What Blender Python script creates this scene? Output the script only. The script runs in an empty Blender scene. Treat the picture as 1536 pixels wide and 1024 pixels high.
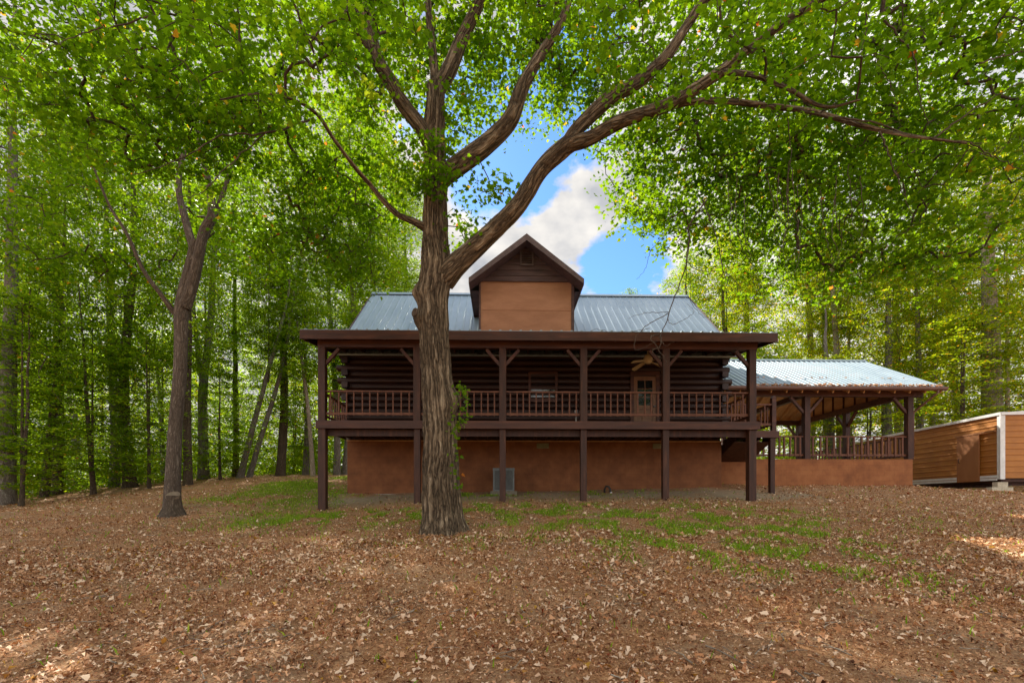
import bpy, math, random
import numpy as np
from mathutils import Vector, Matrix
R = math.radians
rng = np.random.default_rng(7)
random.seed(7)
SC = bpy.context.scene
COL = SC.collection

# ------------------------------------------------------------------ camera
FPX, CX, HY = 725.0, 768.0, 752.0          # focal length, principal column and horizon row, in photo pixels
cam = bpy.data.cameras.new('camera')
cam.sensor_width = 36.0
cam.lens = 36.0 * FPX / 1536.0
cam.shift_y = (HY - 512.0) / 1536.0
cam.clip_start, cam.clip_end = 0.1, 3000.0
cam_ob = bpy.data.objects.new('camera', cam)
cam_ob.rotation_euler = (R(90), 0, 0)
COL.objects.link(cam_ob)
SC.camera = cam_ob

# ------------------------------------------------------------------ sky, sun, exposure
SUN_DIR = Vector((-0.55, 1.0, 0.93)).normalized()
SUN_EL = math.asin(SUN_DIR.z)
SUN_AZ = math.atan2(SUN_DIR.x, SUN_DIR.y)
world = bpy.data.worlds.new('World')
SC.world = world
world.use_nodes = True
wn = world.node_tree
wn.nodes.clear()
def N(nt, t, **kw):
    n = nt.nodes.new(t)
    for k, v in kw.items():
        if k.startswith('i_'):
            key = k[2:]
            n.inputs[int(key) if key.isdigit() else key].default_value = v
        else:
            setattr(n, k, v)
    return n
def mth(nt, op, a, b=None, clamp=False):
    n = nt.nodes.new('ShaderNodeMath'); n.operation = op; n.use_clamp = clamp
    for i, v in enumerate((a, b)):
        if v is None: continue
        if isinstance(v, (int, float)): n.inputs[i].default_value = v
        else: nt.links.new(v, n.inputs[i])
    return n.outputs[0]
sky = N(wn, 'ShaderNodeTexSky', sky_type='NISHITA', sun_disc=False, sun_elevation=SUN_EL, sun_rotation=SUN_AZ,
        air_density=1.0, dust_density=0.2, ozone_density=4.0)
tc = N(wn, 'ShaderNodeTexCoord')
nrm = N(wn, 'ShaderNodeVectorMath', operation='NORMALIZE'); wn.links.new(tc.outputs['Generated'], nrm.inputs[0])
sep = N(wn, 'ShaderNodeSeparateXYZ'); wn.links.new(nrm.outputs[0], sep.inputs[0])
den = mth(wn, 'ADD', mth(wn, 'MAXIMUM', sep.outputs['Z'], 0.0), 0.25)
cmb = N(wn, 'ShaderNodeCombineXYZ')
wn.links.new(mth(wn, 'DIVIDE', sep.outputs['X'], den), cmb.inputs[0])
wn.links.new(mth(wn, 'DIVIDE', sep.outputs['Y'], den), cmb.inputs[1])
cn = N(wn, 'ShaderNodeTexNoise', i_Scale=5.0, i_Detail=9.0, i_Roughness=0.58)
wn.links.new(cmb.outputs[0], cn.inputs['Vector'])
cl = cn.outputs['Fac']
def lobe(px, py, sharp, gain):             # a cloud bank or a clear patch in a direction of the sky
    global cl
    d = Vector(((px - CX) / FPX, 1.0, (HY - py) / FPX)).normalized()
    dot = N(wn, 'ShaderNodeVectorMath', operation='DOT_PRODUCT'); dot.inputs[1].default_value = d
    wn.links.new(nrm.outputs[0], dot.inputs[0])
    p = mth(wn, 'POWER', mth(wn, 'MAXIMUM', dot.outputs['Value'], 0.0), sharp)
    cl = mth(wn, 'ADD', cl, mth(wn, 'MULTIPLY', p, gain))
lobe(820, 330, 150, 0.13); lobe(700, 350, 120, 0.17); lobe(775, 215, 130, -0.50); lobe(935, 400, 260, -0.42); lobe(905, 320, 700, 0.12)
lobe(300, 300, 9, 0.20); lobe(1250, 150, 9, 0.20); lobe(250, 620, 14, 0.25); lobe(1350, 560, 14, 0.2)
lobe(690, 290, 1500, -0.2)
def fill_bank(d, sharp, gain):                  # broad unseen cloud added behind the camera as frontal fill light
    global cl
    dot = N(wn, 'ShaderNodeVectorMath', operation='DOT_PRODUCT'); dot.inputs[1].default_value = Vector(d).normalized()
    wn.links.new(nrm.outputs[0], dot.inputs[0])
    cl = mth(wn, 'ADD', cl, mth(wn, 'MULTIPLY', mth(wn, 'POWER', mth(wn, 'MAXIMUM', dot.outputs['Value'], 0.0), sharp), gain))
fill_bank((0, -1, 0.5), 1.5, 0.16)
cr = N(wn, 'ShaderNodeValToRGB'); wn.links.new(cl, cr.inputs[0])
cr.color_ramp.elements[0].position = 0.46; cr.color_ramp.elements[1].position = 0.57
sh = N(wn, 'ShaderNodeTexNoise', i_Scale=6.0, i_Detail=8.0); wn.links.new(cmb.outputs[0], sh.inputs['Vector'])
cc = N(wn, 'ShaderNodeValToRGB'); wn.links.new(sh.outputs['Fac'], cc.inputs[0])
cc.color_ramp.elements[0].position = 0.35; cc.color_ramp.elements[0].color = (2.5, 2.55, 2.7, 1)
cc.color_ramp.elements[1].position = 0.62; cc.color_ramp.elements[1].color = (4.9, 4.65, 4.3, 1)
dsun = N(wn, 'ShaderNodeVectorMath', operation='DOT_PRODUCT'); dsun.inputs[1].default_value = SUN_DIR
wn.links.new(nrm.outputs[0], dsun.inputs[0])
lit = mth(wn, 'ADD', 1.40, mth(wn, 'MULTIPLY', dsun.outputs['Value'], -0.62))     # clouds away from the sun are front-lit
cs_ = N(wn, 'ShaderNodeVectorMath', operation='SCALE'); wn.links.new(cc.outputs[0], cs_.inputs[0]); wn.links.new(lit, cs_.inputs['Scale'])
tint_ = N(wn, 'ShaderNodeMixRGB', blend_type='MULTIPLY', i_Fac=1.0); wn.links.new(sky.outputs[0], tint_.inputs[1]); tint_.inputs[2].default_value = (0.58, 0.78, 0.95, 1)
wmix = N(wn, 'ShaderNodeMixRGB')
wn.links.new(cr.outputs[0], wmix.inputs[0]); wn.links.new(tint_.outputs[0], wmix.inputs[1]); wn.links.new(cs_.outputs[0], wmix.inputs[2])
bg = N(wn, 'ShaderNodeBackground', i_Strength=0.085)
wn.links.new(wmix.outputs[0], bg.inputs[0])
wo = N(wn, 'ShaderNodeOutputWorld'); wn.links.new(bg.outputs[0], wo.inputs[0])

sl = bpy.data.lights.new('sun', 'SUN')
sl.energy = 3.0; sl.angle = R(0.5); sl.color = (1.0, 0.93, 0.80)
so = bpy.data.objects.new('sun', sl); so.location = (0, 0, 60)
so.rotation_euler = SUN_DIR.to_track_quat('Z', 'Y').to_euler()
COL.objects.link(so)

SC.view_settings.view_transform = 'Standard'
SC.view_settings.look = 'None'
SC.view_settings.gamma = 1.0
SC.view_settings.exposure = 1.64
cy = SC.cycles
cy.max_bounces = 8; cy.diffuse_bounces = 5; cy.glossy_bounces = 3; cy.transmission_bounces = 5; cy.transparent_max_bounces = 4
cy.caustics_reflective = False; cy.caustics_refractive = False
cy.use_denoising = True
cy.sample_clamp_indirect = 8.0

# ------------------------------------------------------------------ helpers
def W(px, py, Y):
    return np.array(((px - CX) / FPX * Y, Y, (HY - py) / FPX * Y))
def link(name, data, parent=None):
    o = bpy.data.objects.new(name, data); COL.objects.link(o)
    if parent: o.parent = parent
    return o
def tag(o, label=None, cat=None, group=None, kind=None):
    if label: o['label'] = label
    if cat: o['category'] = cat
    if group: o['group'] = group
    if kind: o['kind'] = kind
    return o
def thing(name, label, cat, loc=(0, 0, 0), rz=0.0, group=None):
    o = link(name, None); o.location = loc; o.rotation_euler = (0, 0, rz)
    return tag(o, label, cat, group)
def mesh_np(name, v, f, mats, attrs=None, smooth=False, midx=None):
    """v (n,3); f (m,k) constant face size; attrs {name: (n,) or (n,3)}"""
    v = np.ascontiguousarray(v, np.float32); f = np.ascontiguousarray(f, np.int32)
    me = bpy.data.meshes.new(name)
    m, k = f.shape
    me.vertices.add(len(v)); me.vertices.foreach_set('co', v.ravel())
    me.loops.add(m * k); me.loops.foreach_set('vertex_index', f.ravel())
    me.polygons.add(m); me.polygons.foreach_set('loop_start', np.arange(0, m * k, k, dtype=np.int32))
    me.polygons.foreach_set('loop_total', np.full(m, k, np.int32))
    if smooth: me.polygons.foreach_set('use_smooth', np.ones(m, bool))
    for a, d in (attrs or {}).items():
        d = np.asarray(d, np.float32)
        at = me.attributes.new(a, 'FLOAT' if d.ndim == 1 else 'FLOAT_VECTOR', 'POINT')
        at.data.foreach_set('value' if d.ndim == 1 else 'vector', d.ravel())
    for mt in (mats if isinstance(mats, (list, tuple)) else [mats]): me.materials.append(mt)
    if midx is not None: me.polygons.foreach_set('material_index', np.asarray(midx, np.int32))
    me.update(calc_edges=True); me.validate()
    return me

class MB:
    """collects boxes, bars, prisms and tubes into one mesh"""
    def __init__(s): s.v = []; s.f = []
    def add(s, vs, fs):
        n = len(s.v); s.v += [tuple(p) for p in vs]; s.f += [tuple(i + n for i in q) for q in fs]; return s
    def box(s, x0, x1, y0, y1, z0, z1):
        return s.add([(x0, y0, z0), (x1, y0, z0), (x1, y1, z0), (x0, y1, z0), (x0, y0, z1), (x1, y0, z1), (x1, y1, z1), (x0, y1, z1)],
                     [(0, 3, 2, 1), (4, 5, 6, 7), (0, 1, 5, 4), (1, 2, 6, 5), (2, 3, 7, 6), (3, 0, 4, 7)])
    def bar(s, a, b, w, h, up=(0, 0, 1)):
        a, b = Vector(a), Vector(b); d = (b - a).normalized(); up = Vector(up)
        if abs(d.dot(up)) > 0.98: up = Vector((0, 1, 0))
        x = d.cross(up).normalized() * (w / 2); y = x.cross(d).normalized() * (h / 2)
        vs = [a - x - y, a + x - y, a + x + y, a - x + y, b - x - y, b + x - y, b + x + y, b - x + y]
        return s.add(vs, [(0, 3, 2, 1), (4, 5, 6, 7), (0, 1, 5, 4), (1, 2, 6, 5), (2, 3, 7, 6), (3, 0, 4, 7)])
    def prism(s, poly, axis, a0, a1):
        """poly: 2-D points; axis 'x': points are (y,z); 'y': points are (x,z); 'z': (x,y)"""
        def P(p, a): return {'x': (a, p[0], p[1]), 'y': (p[0], a, p[1]), 'z': (p[0], p[1], a)}[axis]
        n = len(poly); vs = [P(p, a0) for p in poly] + [P(p, a1) for p in poly]
        return s.add(vs, [tuple(range(n - 1, -1, -1)), tuple(range(n, 2 * n))] + [(i, (i + 1) % n, n + (i + 1) % n, n + i) for i in range(n)])
    def tube(s, pts, r, seg=8):
        pts = [Vector(p) for p in pts]; n = len(pts); rs = r if isinstance(r, (list, tuple)) else [r] * n
        vs = []; fr = None
        for i, p in enumerate(pts):
            d = (pts[min(i + 1, n - 1)] - pts[max(i - 1, 0)]).normalized()
            if fr is None: fr = d.orthogonal().normalized()
            fr = (fr - d * fr.dot(d)).normalized(); g = d.cross(fr)
            vs += [p + (fr * math.cos(2 * math.pi * j / seg) + g * math.sin(2 * math.pi * j / seg)) * rs[i] for j in range(seg)]
        fs = [(i * seg + j, i * seg + (j + 1) % seg, (i + 1) * seg + (j + 1) % seg, (i + 1) * seg + j) for i in range(n - 1) for j in range(seg)]
        fs += [tuple(range(seg - 1, -1, -1)), tuple(range((n - 1) * seg, n * seg))]
        return s.add(vs, fs)
    def lathe(s, c, prof, seg=20):
        vs = [(c[0] + r * math.cos(2 * math.pi * j / seg), c[1] + r * math.sin(2 * math.pi * j / seg), c[2] + z) for r, z in prof for j in range(seg)]
        n = len(prof)
        fs = [(i * seg + j, i * seg + (j + 1) % seg, (i + 1) * seg + (j + 1) % seg, (i + 1) * seg + j) for i in range(n - 1) for j in range(seg)]
        fs += [tuple(range(seg - 1, -1, -1)), tuple(range((n - 1) * seg, n * seg))]
        return s.add(vs, fs)
    def build(s, name, mat, parent=None, smooth=False, bevel=0.0):
        me = bpy.data.meshes.new(name); me.from_pydata(s.v, [], s.f); me.update()
        me.materials.append(mat)
        if smooth: me.polygons.foreach_set('use_smooth', np.ones(len(me.polygons), bool))
        o = link(name, me, parent)
        if bevel:
            b = o.modifiers.new('bevel', 'BEVEL'); b.width = bevel; b.segments = 2; b.limit_method = 'ANGLE'
        return o

# ------------------------------------------------------------------ materials
def mat(name):
    m = bpy.data.materials.new(name); m.use_nodes = True
    nt = m.node_tree; b = nt.nodes['Principled BSDF']
    return m, nt, b
def ramp(nt, fac, stops, interp='LINEAR'):
    r = nt.nodes.new('ShaderNodeValToRGB'); e = r.color_ramp; e.interpolation = interp
    while len(e.elements) < len(stops): e.elements.new(0.5)
    for el, (p, c) in zip(e.elements, stops): el.position = p; el.color = (*c, 1)
    nt.links.new(fac, r.inputs[0]); return r.outputs[0]
def coords(nt, scale=(1, 1, 1), attr=None):
    if attr:
        a = N(nt, 'ShaderNodeAttribute', attribute_name=attr); src = a.outputs['Vector']
    else:
        src = N(nt, 'ShaderNodeTexCoord').outputs['Object']
    mp = N(nt, 'ShaderNodeMapping'); mp.inputs['Scale'].default_value = scale
    nt.links.new(src, mp.inputs['Vector']); return mp.outputs[0]
def noise(nt, vec, scale, detail=5, rough=0.6):
    n = N(nt, 'ShaderNodeTexNoise', i_Scale=scale, i_Detail=float(detail), i_Roughness=rough)
    nt.links.new(vec, n.inputs['Vector']); return n.outputs['Fac']
def bump(nt, b, h, strength, dist):
    bn = N(nt, 'ShaderNodeBump', i_Strength=strength, i_Distance=dist)
    nt.links.new(h, bn.inputs['Height']); nt.links.new(bn.outputs[0], b.inputs['Normal'])
def proc(name, stops, scale=(1, 1, 1), ns=4, rough=0.7, bs=0.4, bd=0.01, bscale=None, metal=0.0, spec=0.4, attr=None):
    m, nt, b = mat(name)
    c = coords(nt, scale, attr)
    f = noise(nt, c, ns, 7, 0.62)
    nt.links.new(ramp(nt, f, stops), b.inputs['Base Color'])
    b.inputs['Roughness'].default_value = rough; b.inputs['Metallic'].default_value = metal
    b.inputs['Specular IOR Level'].default_value = spec
    if bs: bump(nt, b, noise(nt, c, bscale or ns * 5, 4, 0.6), bs, bd)
    return m
WOOD = proc('stained_wood', [(0.3, (0.026, 0.0085, 0.004)), (0.55, (0.056, 0.018, 0.008)), (0.75, (0.11, 0.038, 0.016))], (1, 1, 0.15), 9, 0.6, 0.35, 0.006)
RAILW = proc('worn_rail_paint', [(0.3, (0.07, 0.02, 0.007)), (0.55, (0.135, 0.042, 0.015)), (0.75, (0.21, 0.075, 0.028))], (0.6, 1, 1), 10, 0.55, 0.3, 0.004)
WOOD_H = proc('stained_wood_rail', [(0.3, (0.036, 0.010, 0.004)), (0.55, (0.074, 0.022, 0.009)), (0.75, (0.135, 0.045, 0.018))], (0.12, 1, 1), 9, 0.55, 0.35, 0.006)
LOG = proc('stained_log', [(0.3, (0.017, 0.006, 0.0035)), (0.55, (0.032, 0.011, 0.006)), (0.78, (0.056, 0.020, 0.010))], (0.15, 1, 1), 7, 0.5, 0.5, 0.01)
LOG_END = proc('log_end_grain', [(0.3, (0.16, 0.075, 0.04)), (0.7, (0.27, 0.13, 0.07))], (1, 1, 1), 14, 0.7, 0.3, 0.004)
CUT = proc('sawn_stump_face', [(0.3, (0.10, 0.07, 0.042)), (0.7, (0.22, 0.16, 0.10))], (1, 1, 1), 14, 0.8, 0.3, 0.004)
PALE_WOOD = proc('pine_boards', [(0.3, (0.36, 0.18, 0.07)), (0.55, (0.50, 0.27, 0.11)), (0.75, (0.62, 0.36, 0.16))], (1, 0.15, 0.4), 6, 0.6, 0.3, 0.004)
DOORW = proc('door_wood', [(0.3, (0.13, 0.058, 0.022)), (0.7, (0.22, 0.105, 0.044))], (1, 1, 0.2), 9, 0.45, 0.2, 0.003)
GABLE = proc('grey_brown_siding', [(0.3, (0.06, 0.032, 0.03)), (0.55, (0.105, 0.056, 0.05)), (0.75, (0.15, 0.085, 0.075))], (0.15, 1, 1), 8, 0.7, 0.4, 0.006)
TRIM = proc('weathered_trim', [(0.3, (0.085, 0.052, 0.047)), (0.7, (0.165, 0.11, 0.10))], (0.4, 0.4, 0.4), 8, 0.7, 0.3, 0.004)
CONC = proc('grey_concrete', [(0.3, (0.22, 0.2, 0.17)), (0.7, (0.42, 0.39, 0.33))], (1, 1, 1), 8, 0.9, 0.5, 0.01)
DIRTC = proc('dirty_concrete', [(0.3, (0.10, 0.085, 0.06)), (0.7, (0.2, 0.17, 0.12))], (1, 1, 1), 8, 0.9, 0.5, 0.01)
BLOCK = proc('pale_concrete_block', [(0.3, (0.42, 0.36, 0.25)), (0.7, (0.62, 0.55, 0.42))], (1, 1, 1), 10, 0.9, 0.5, 0.01)
GALV = proc('grey_steel_cabinet', [(0.3, (0.085, 0.095, 0.09)), (0.7, (0.14, 0.15, 0.145))], (1, 1, 1), 5, 0.55, 0.1, 0.002, metal=0.1)
DARKM = proc('dark_steel', [(0.3, (0.015, 0.013, 0.012)), (0.7, (0.04, 0.035, 0.03))], (1, 1, 1), 12, 0.5, 0.1, 0.002)
CREAM = proc('cream_enamel', [(0.3, (0.62, 0.50, 0.28)), (0.7, (0.72, 0.60, 0.36))], (1, 1, 1), 9, 0.4, 0.0)
WHITE = proc('white_metal_trim', [(0.25, (0.60, 0.60, 0.58)), (0.7, (0.80, 0.80, 0.78))], (1, 1, 1), 5, 0.45, 0.05, 0.002)
SHED = proc('brown_shed_metal', [(0.2, (0.31, 0.115, 0.020)), (0.5, (0.40, 0.155, 0.028)), (0.8, (0.48, 0.20, 0.040))], (1, 1, 1), 1.6, 0.5, 0.06, 0.003)
SHED_DOOR = proc('flat_brown_door', [(0.25, (0.27, 0.105, 0.036)), (0.75, (0.36, 0.15, 0.055))], (1, 1, 0.4), 2.5, 0.55, 0.08, 0.003)
GUTTER = proc('brown_gutter', [(0.3, (0.10, 0.045, 0.03)), (0.7, (0.17, 0.08, 0.05))], (0.3, 1, 1), 6, 0.45, 0.1, 0.002)
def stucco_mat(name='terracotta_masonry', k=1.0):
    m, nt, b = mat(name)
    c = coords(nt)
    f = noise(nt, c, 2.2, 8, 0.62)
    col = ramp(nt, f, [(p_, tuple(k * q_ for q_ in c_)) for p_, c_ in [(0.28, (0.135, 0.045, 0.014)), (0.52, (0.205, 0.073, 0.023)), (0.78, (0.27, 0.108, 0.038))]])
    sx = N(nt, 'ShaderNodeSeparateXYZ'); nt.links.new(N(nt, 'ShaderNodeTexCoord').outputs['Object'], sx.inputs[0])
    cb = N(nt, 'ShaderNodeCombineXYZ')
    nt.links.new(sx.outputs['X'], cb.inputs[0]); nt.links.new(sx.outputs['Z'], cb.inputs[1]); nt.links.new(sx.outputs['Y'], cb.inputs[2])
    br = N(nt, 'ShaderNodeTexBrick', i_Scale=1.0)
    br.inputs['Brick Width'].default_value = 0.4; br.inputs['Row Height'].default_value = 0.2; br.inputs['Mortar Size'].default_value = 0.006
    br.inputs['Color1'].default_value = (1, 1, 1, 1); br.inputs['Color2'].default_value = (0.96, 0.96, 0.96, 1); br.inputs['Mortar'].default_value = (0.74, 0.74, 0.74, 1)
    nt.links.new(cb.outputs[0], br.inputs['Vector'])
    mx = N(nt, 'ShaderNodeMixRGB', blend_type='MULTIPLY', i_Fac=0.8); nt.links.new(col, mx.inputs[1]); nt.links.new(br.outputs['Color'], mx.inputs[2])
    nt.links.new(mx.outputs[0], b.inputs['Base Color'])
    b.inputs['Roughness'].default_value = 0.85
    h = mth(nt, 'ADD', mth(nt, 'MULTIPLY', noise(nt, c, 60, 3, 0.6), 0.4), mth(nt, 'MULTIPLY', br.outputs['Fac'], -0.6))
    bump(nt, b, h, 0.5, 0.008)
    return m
STUCCO = stucco_mat(); LIT_STUCCO = stucco_mat('lit_terracotta_masonry', 1.4)  # second one: same basement paint, brightened for the stronger light on the pavilion base
PANEL = proc('lit_dormer_panel', [(0.28, (0.36, 0.155, 0.078)), (0.55, (0.45, 0.205, 0.108)), (0.8, (0.52, 0.25, 0.135))], (0.5, 1, 1.5), 2.4, 0.75, 0.25, 0.004, bscale=30)  # pinkish board paint, lightened to stand in for open-sky light on the dormer
def roof_mat():
    m, nt, b = mat('galvanised_roof_sheet')
    c = coords(nt, (1, 0.3, 0.3))
    f = noise(nt, c, 1.3, 8, 0.65)
    nt.links.new(ramp(nt, f, [(0.25, (0.23, 0.31, 0.38)), (0.5, (0.30, 0.39, 0.46)), (0.75, (0.37, 0.46, 0.53))]), b.inputs['Base Color'])
    nt.links.new(ramp(nt, noise(nt, c, 5, 5), [(0.3, (0.36,) * 3), (0.7, (0.52,) * 3)]), b.inputs['Roughness'])
    b.inputs['Metallic'].default_value = 0.3
    bump(nt, b, noise(nt, c, 3, 2), 0.12, 0.02)
    return m
METAL_ROOF = roof_mat()
def glass_mat():
    m, nt, b = mat('window_glass')
    b.inputs['Base Color'].default_value = (0.012, 0.014, 0.013, 1); b.inputs['Roughness'].default_value = 0.06
    b.inputs['Specular IOR Level'].default_value = 0.9
    bump(nt, b, noise(nt, coords(nt), 1.5, 2), 0.05, 0.02)
    return m
GLASS = glass_mat()
def bark_mat(name, c0, c1, c2, freq=1.0, depth=0.03, moss=None, stretch=0.10, furrow=0.5):
    m, nt, b = mat(name)
    v = coords(nt, (1, 1, stretch), 'bark_co')
    big = noise(nt, v, 7 * freq, 5, 0.6)
    nz = N(nt, 'ShaderNodeTexNoise', i_Scale=5 * freq, i_Detail=3.0); nt.links.new(coords(nt, (1, 1, 0.5), 'bark_co'), nz.inputs['Vector'])
    warp = N(nt, 'ShaderNodeMixRGB', blend_type='ADD', i_Fac=0.16); nt.links.new(v, warp.inputs[1]); nt.links.new(nz.outputs['Color'], warp.inputs[2])
    def ridges(sc, k):
        vo = N(nt, 'ShaderNodeTexVoronoi', feature='DISTANCE_TO_EDGE', i_Scale=sc * freq); nt.links.new(warp.outputs[0], vo.inputs['Vector'])
        return mth(nt, 'MINIMUM', mth(nt, 'MULTIPLY', vo.outputs['Distance'], k), 1.0)
    ridge = mth(nt, 'ADD', mth(nt, 'MULTIPLY', ridges(13, 2.6), 0.65), mth(nt, 'MULTIPLY', ridges(34, 2.6), 0.35))
    fine = noise(nt, coords(nt, (1, 1, 0.3), 'bark_co'), 55 * freq, 5, 0.7)
    f = mth(nt, 'ADD', mth(nt, 'MULTIPLY', ridge, furrow), mth(nt, 'ADD', mth(nt, 'MULTIPLY', big, 0.75 - furrow), mth(nt, 'MULTIPLY', fine, 0.28)))
    col = ramp(nt, f, [(0.22, c0), (0.52, c1), (0.82, c2)])
    if moss:
        pm = ramp(nt, noise(nt, coords(nt, (1, 1, 0.6), 'bark_co'), 4.5, 6, 0.65), [(0.55, (0, 0, 0)), (0.72, (1, 1, 1))])
        mx = N(nt, 'ShaderNodeMixRGB'); nt.links.new(pm, mx.inputs[0]); nt.links.new(col, mx.inputs[1]); mx.inputs[2].default_value = (*moss, 1)
        col = mx.outputs[0]
    nt.links.new(col, b.inputs['Base Color'])
    b.inputs['Roughness'].default_value = 0.9; b.inputs['Specular IOR Level'].default_value = 0.2
    bump(nt, b, mth(nt, 'ADD', ridge, mth(nt, 'MULTIPLY', fine, 0.35)), 1.0, depth)
    return m
BARK_MAPLE = bark_mat('furrowed_brown_bark', (0.034, 0.023, 0.013), (0.20, 0.142, 0.086), (0.44, 0.34, 0.22), 0.85, 0.07, None, 0.042, 0.60)
BARK_GREY = bark_mat('grey_bark', (0.09, 0.075, 0.06), (0.21, 0.18, 0.15), (0.38, 0.34, 0.30), 1.4, 0.02, (0.36, 0.36, 0.31))
BARK_DARK = bark_mat('dark_bark', (0.045, 0.032, 0.021), (0.105, 0.076, 0.052), (0.20, 0.155, 0.11), 1.4, 0.02)
BARK_PALE = bark_mat('pale_bark', (0.16, 0.125, 0.09), (0.33, 0.27, 0.20), (0.5, 0.43, 0.34), 1.4, 0.015)
BARK_YARD = bark_mat('smooth_brown_bark', (0.055, 0.040, 0.029), (0.155, 0.118, 0.088), (0.31, 0.255, 0.20), 1.2, 0.03)
def leaf_mat(name, stops, tr=(1.0, 1.0, 1.0), mixf=0.5, rough=0.42):
    m = bpy.data.materials.new(name); m.use_nodes = True; nt = m.node_tree; b = nt.nodes['Principled BSDF']; out = nt.nodes['Material Output']
    a = N(nt, 'ShaderNodeAttribute', attribute_name='tint')
    col = ramp(nt, a.outputs['Fac'], stops)
    nt.links.new(col, b.inputs['Base Color'])
    b.inputs['Roughness'].default_value = rough; b.inputs['Specular IOR Level'].default_value = 0.10
    t = N(nt, 'ShaderNodeBsdfTranslucent')
    mx = N(nt, 'ShaderNodeMixRGB', blend_type='MULTIPLY', i_Fac=1.0); nt.links.new(col, mx.inputs[1]); mx.inputs[2].default_value = (*tr, 1)
    nt.links.new(mx.outputs[0], t.inputs['Color'])
    ms = N(nt, 'ShaderNodeMixShader', i_Fac=mixf)
    nt.links.new(b.outputs[0], ms.inputs[1]); nt.links.new(t.outputs[0], ms.inputs[2]); nt.links.new(ms.outputs[0], out.inputs['Surface'])
    return m
LEAF_MAPLE = leaf_mat('maple_leaf', [(0.0, (0.040, 0.098, 0.003)), (0.45, (0.072, 0.155, 0.0035)), (0.9, (0.13, 0.215, 0.005)), (0.965, (0.16, 0.22, 0.015)), (0.985, (0.36, 0.24, 0.02)), (1.0, (0.36, 0.08, 0.02))], (3.3, 2.75, 1.6), 0.6)
LEAF_WOOD = leaf_mat('forest_leaf', [(0.0, (0.060, 0.128, 0.006)), (0.5, (0.105, 0.19, 0.007)), (0.9, (0.18, 0.25, 0.008)), (0.985, (0.22, 0.24, 0.015)), (1.0, (0.40, 0.16, 0.02))], (3.2, 2.75, 1.6), 0.6)
LEAF_GOLD = leaf_mat('turning_leaf', [(0.0, (0.07, 0.135, 0.006)), (0.4, (0.13, 0.21, 0.008)), (0.8, (0.24, 0.27, 0.010)), (0.93, (0.34, 0.28, 0.02)), (1.0, (0.42, 0.17, 0.02))], (3.1, 2.6, 1.3), 0.62)
LEAF_PINE = leaf_mat('pine_needle', [(0.0, (0.03, 0.07, 0.018)), (0.6, (0.055, 0.105, 0.025)), (1.0, (0.11, 0.15, 0.03))], (2.2, 2.0, 1.4), 0.4)
GRASS = leaf_mat('grass_blade', [(0.0, (0.12, 0.22, 0.012)), (0.6, (0.22, 0.36, 0.018)), (1.0, (0.42, 0.46, 0.06))], (2.0, 1.9, 1.2), 0.4)
LITTER = leaf_mat('dead_leaf', [(0.0, (0.12, 0.045, 0.022)), (0.22, (0.26, 0.11, 0.052)), (0.45, (0.49, 0.225, 0.098)), (0.7, (0.70, 0.405, 0.22)), (0.9, (0.85, 0.63, 0.43)), (0.94, (0.44, 0.20, 0.04)), (0.97, (0.50, 0.28, 0.03)), (1.0, (0.30, 0.04, 0.02))], (1.0, 0.9, 0.8), 0.2, 0.55)

# ------------------------------------------------------------------ ground
HX0, HY0, HTH = 0.0, 14.8, 0.0207         # the house frame: origin on the porch front, turned 1.2 degrees
cT, sT = math.cos(HTH), math.sin(HTH)
def HU(px, v):
    a = (px - CX) / FPX
    return (a * (HY0 + v * cT) + v * sT) / (cT - a * sT)
def HZ(py, px, v):
    u = HU(px, v)
    return (HY - py) / FPX * (HY0 + u * sT + v * cT)
def HW(u, v): return (u * cT - v * sT, HY0 + u * sT + v * cT)
CP = np.array([(0, 0, -1.5), (-6, 0, -1.75), (6, 0, -1.45), (0, 3.5, -1.2), (0, -12, -2.0), (-25, -12, -2.4), (25, -12, -1.9),
    (-5.8, 14.7, -0.27), (-3, 14.7, -0.05), (0, 14.8, 0.0), (7.3, 15, 0.03), (-6, 17.4, 0.29), (0, 17.5, 0.36), (7.6, 17.6, 0.51),
    (8.6, 18.4, 0.64), (12, 18.4, 0.6), (15.3, 18.4, 0.56), (18.3, 18, 0.34), (18.6, 23, 0.45), (24, 18, 0.45), (-1.39, 9.55, -0.59),
    (-9.87, 14, -0.25), (-18.1, 18, -0.07), (-17.1, 22, 0.67), (-14.8, 27, 1.38), (-15.2, 24, 1.0), (-10.5, 30, 1.65), (-23.3, 22, 0.2),
    (-20, 40, 2.4), (0, 42, 2.4), (20, 40, 2.0), (-42, 42, 2.4), (42, 42, 2.2), (-42, 10, -0.6), (42, 10, 0.2), (11, 10, -0.45), (15, 13, -0.1),
    (-10, 8, -1.0), (-15, 10, -0.9), (12, 25, 1.0), (26, 27, 1.0), (9.3, 16.7, 0.28), (4, 9, -0.57), (-5, 9.5, -0.75)], float)
def _tps(r2): return np.where(r2 > 1e-9, r2 * np.log(np.maximum(r2, 1e-9)) * 0.5, 0.0)
_n = len(CP)
_K = _tps(((CP[:, None, :2] - CP[None, :, :2]) ** 2).sum(-1)) + np.eye(_n) * 0.4
_A = np.zeros((_n + 3, _n + 3)); _A[:_n, :_n] = _K; _A[:_n, _n] = 1; _A[:_n, _n + 1:] = CP[:, :2]; _A[_n:, :_n] = _A[:_n, _n:].T
_w = np.linalg.solve(_A, np.concatenate([CP[:, 2], np.zeros(3)]))
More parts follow.
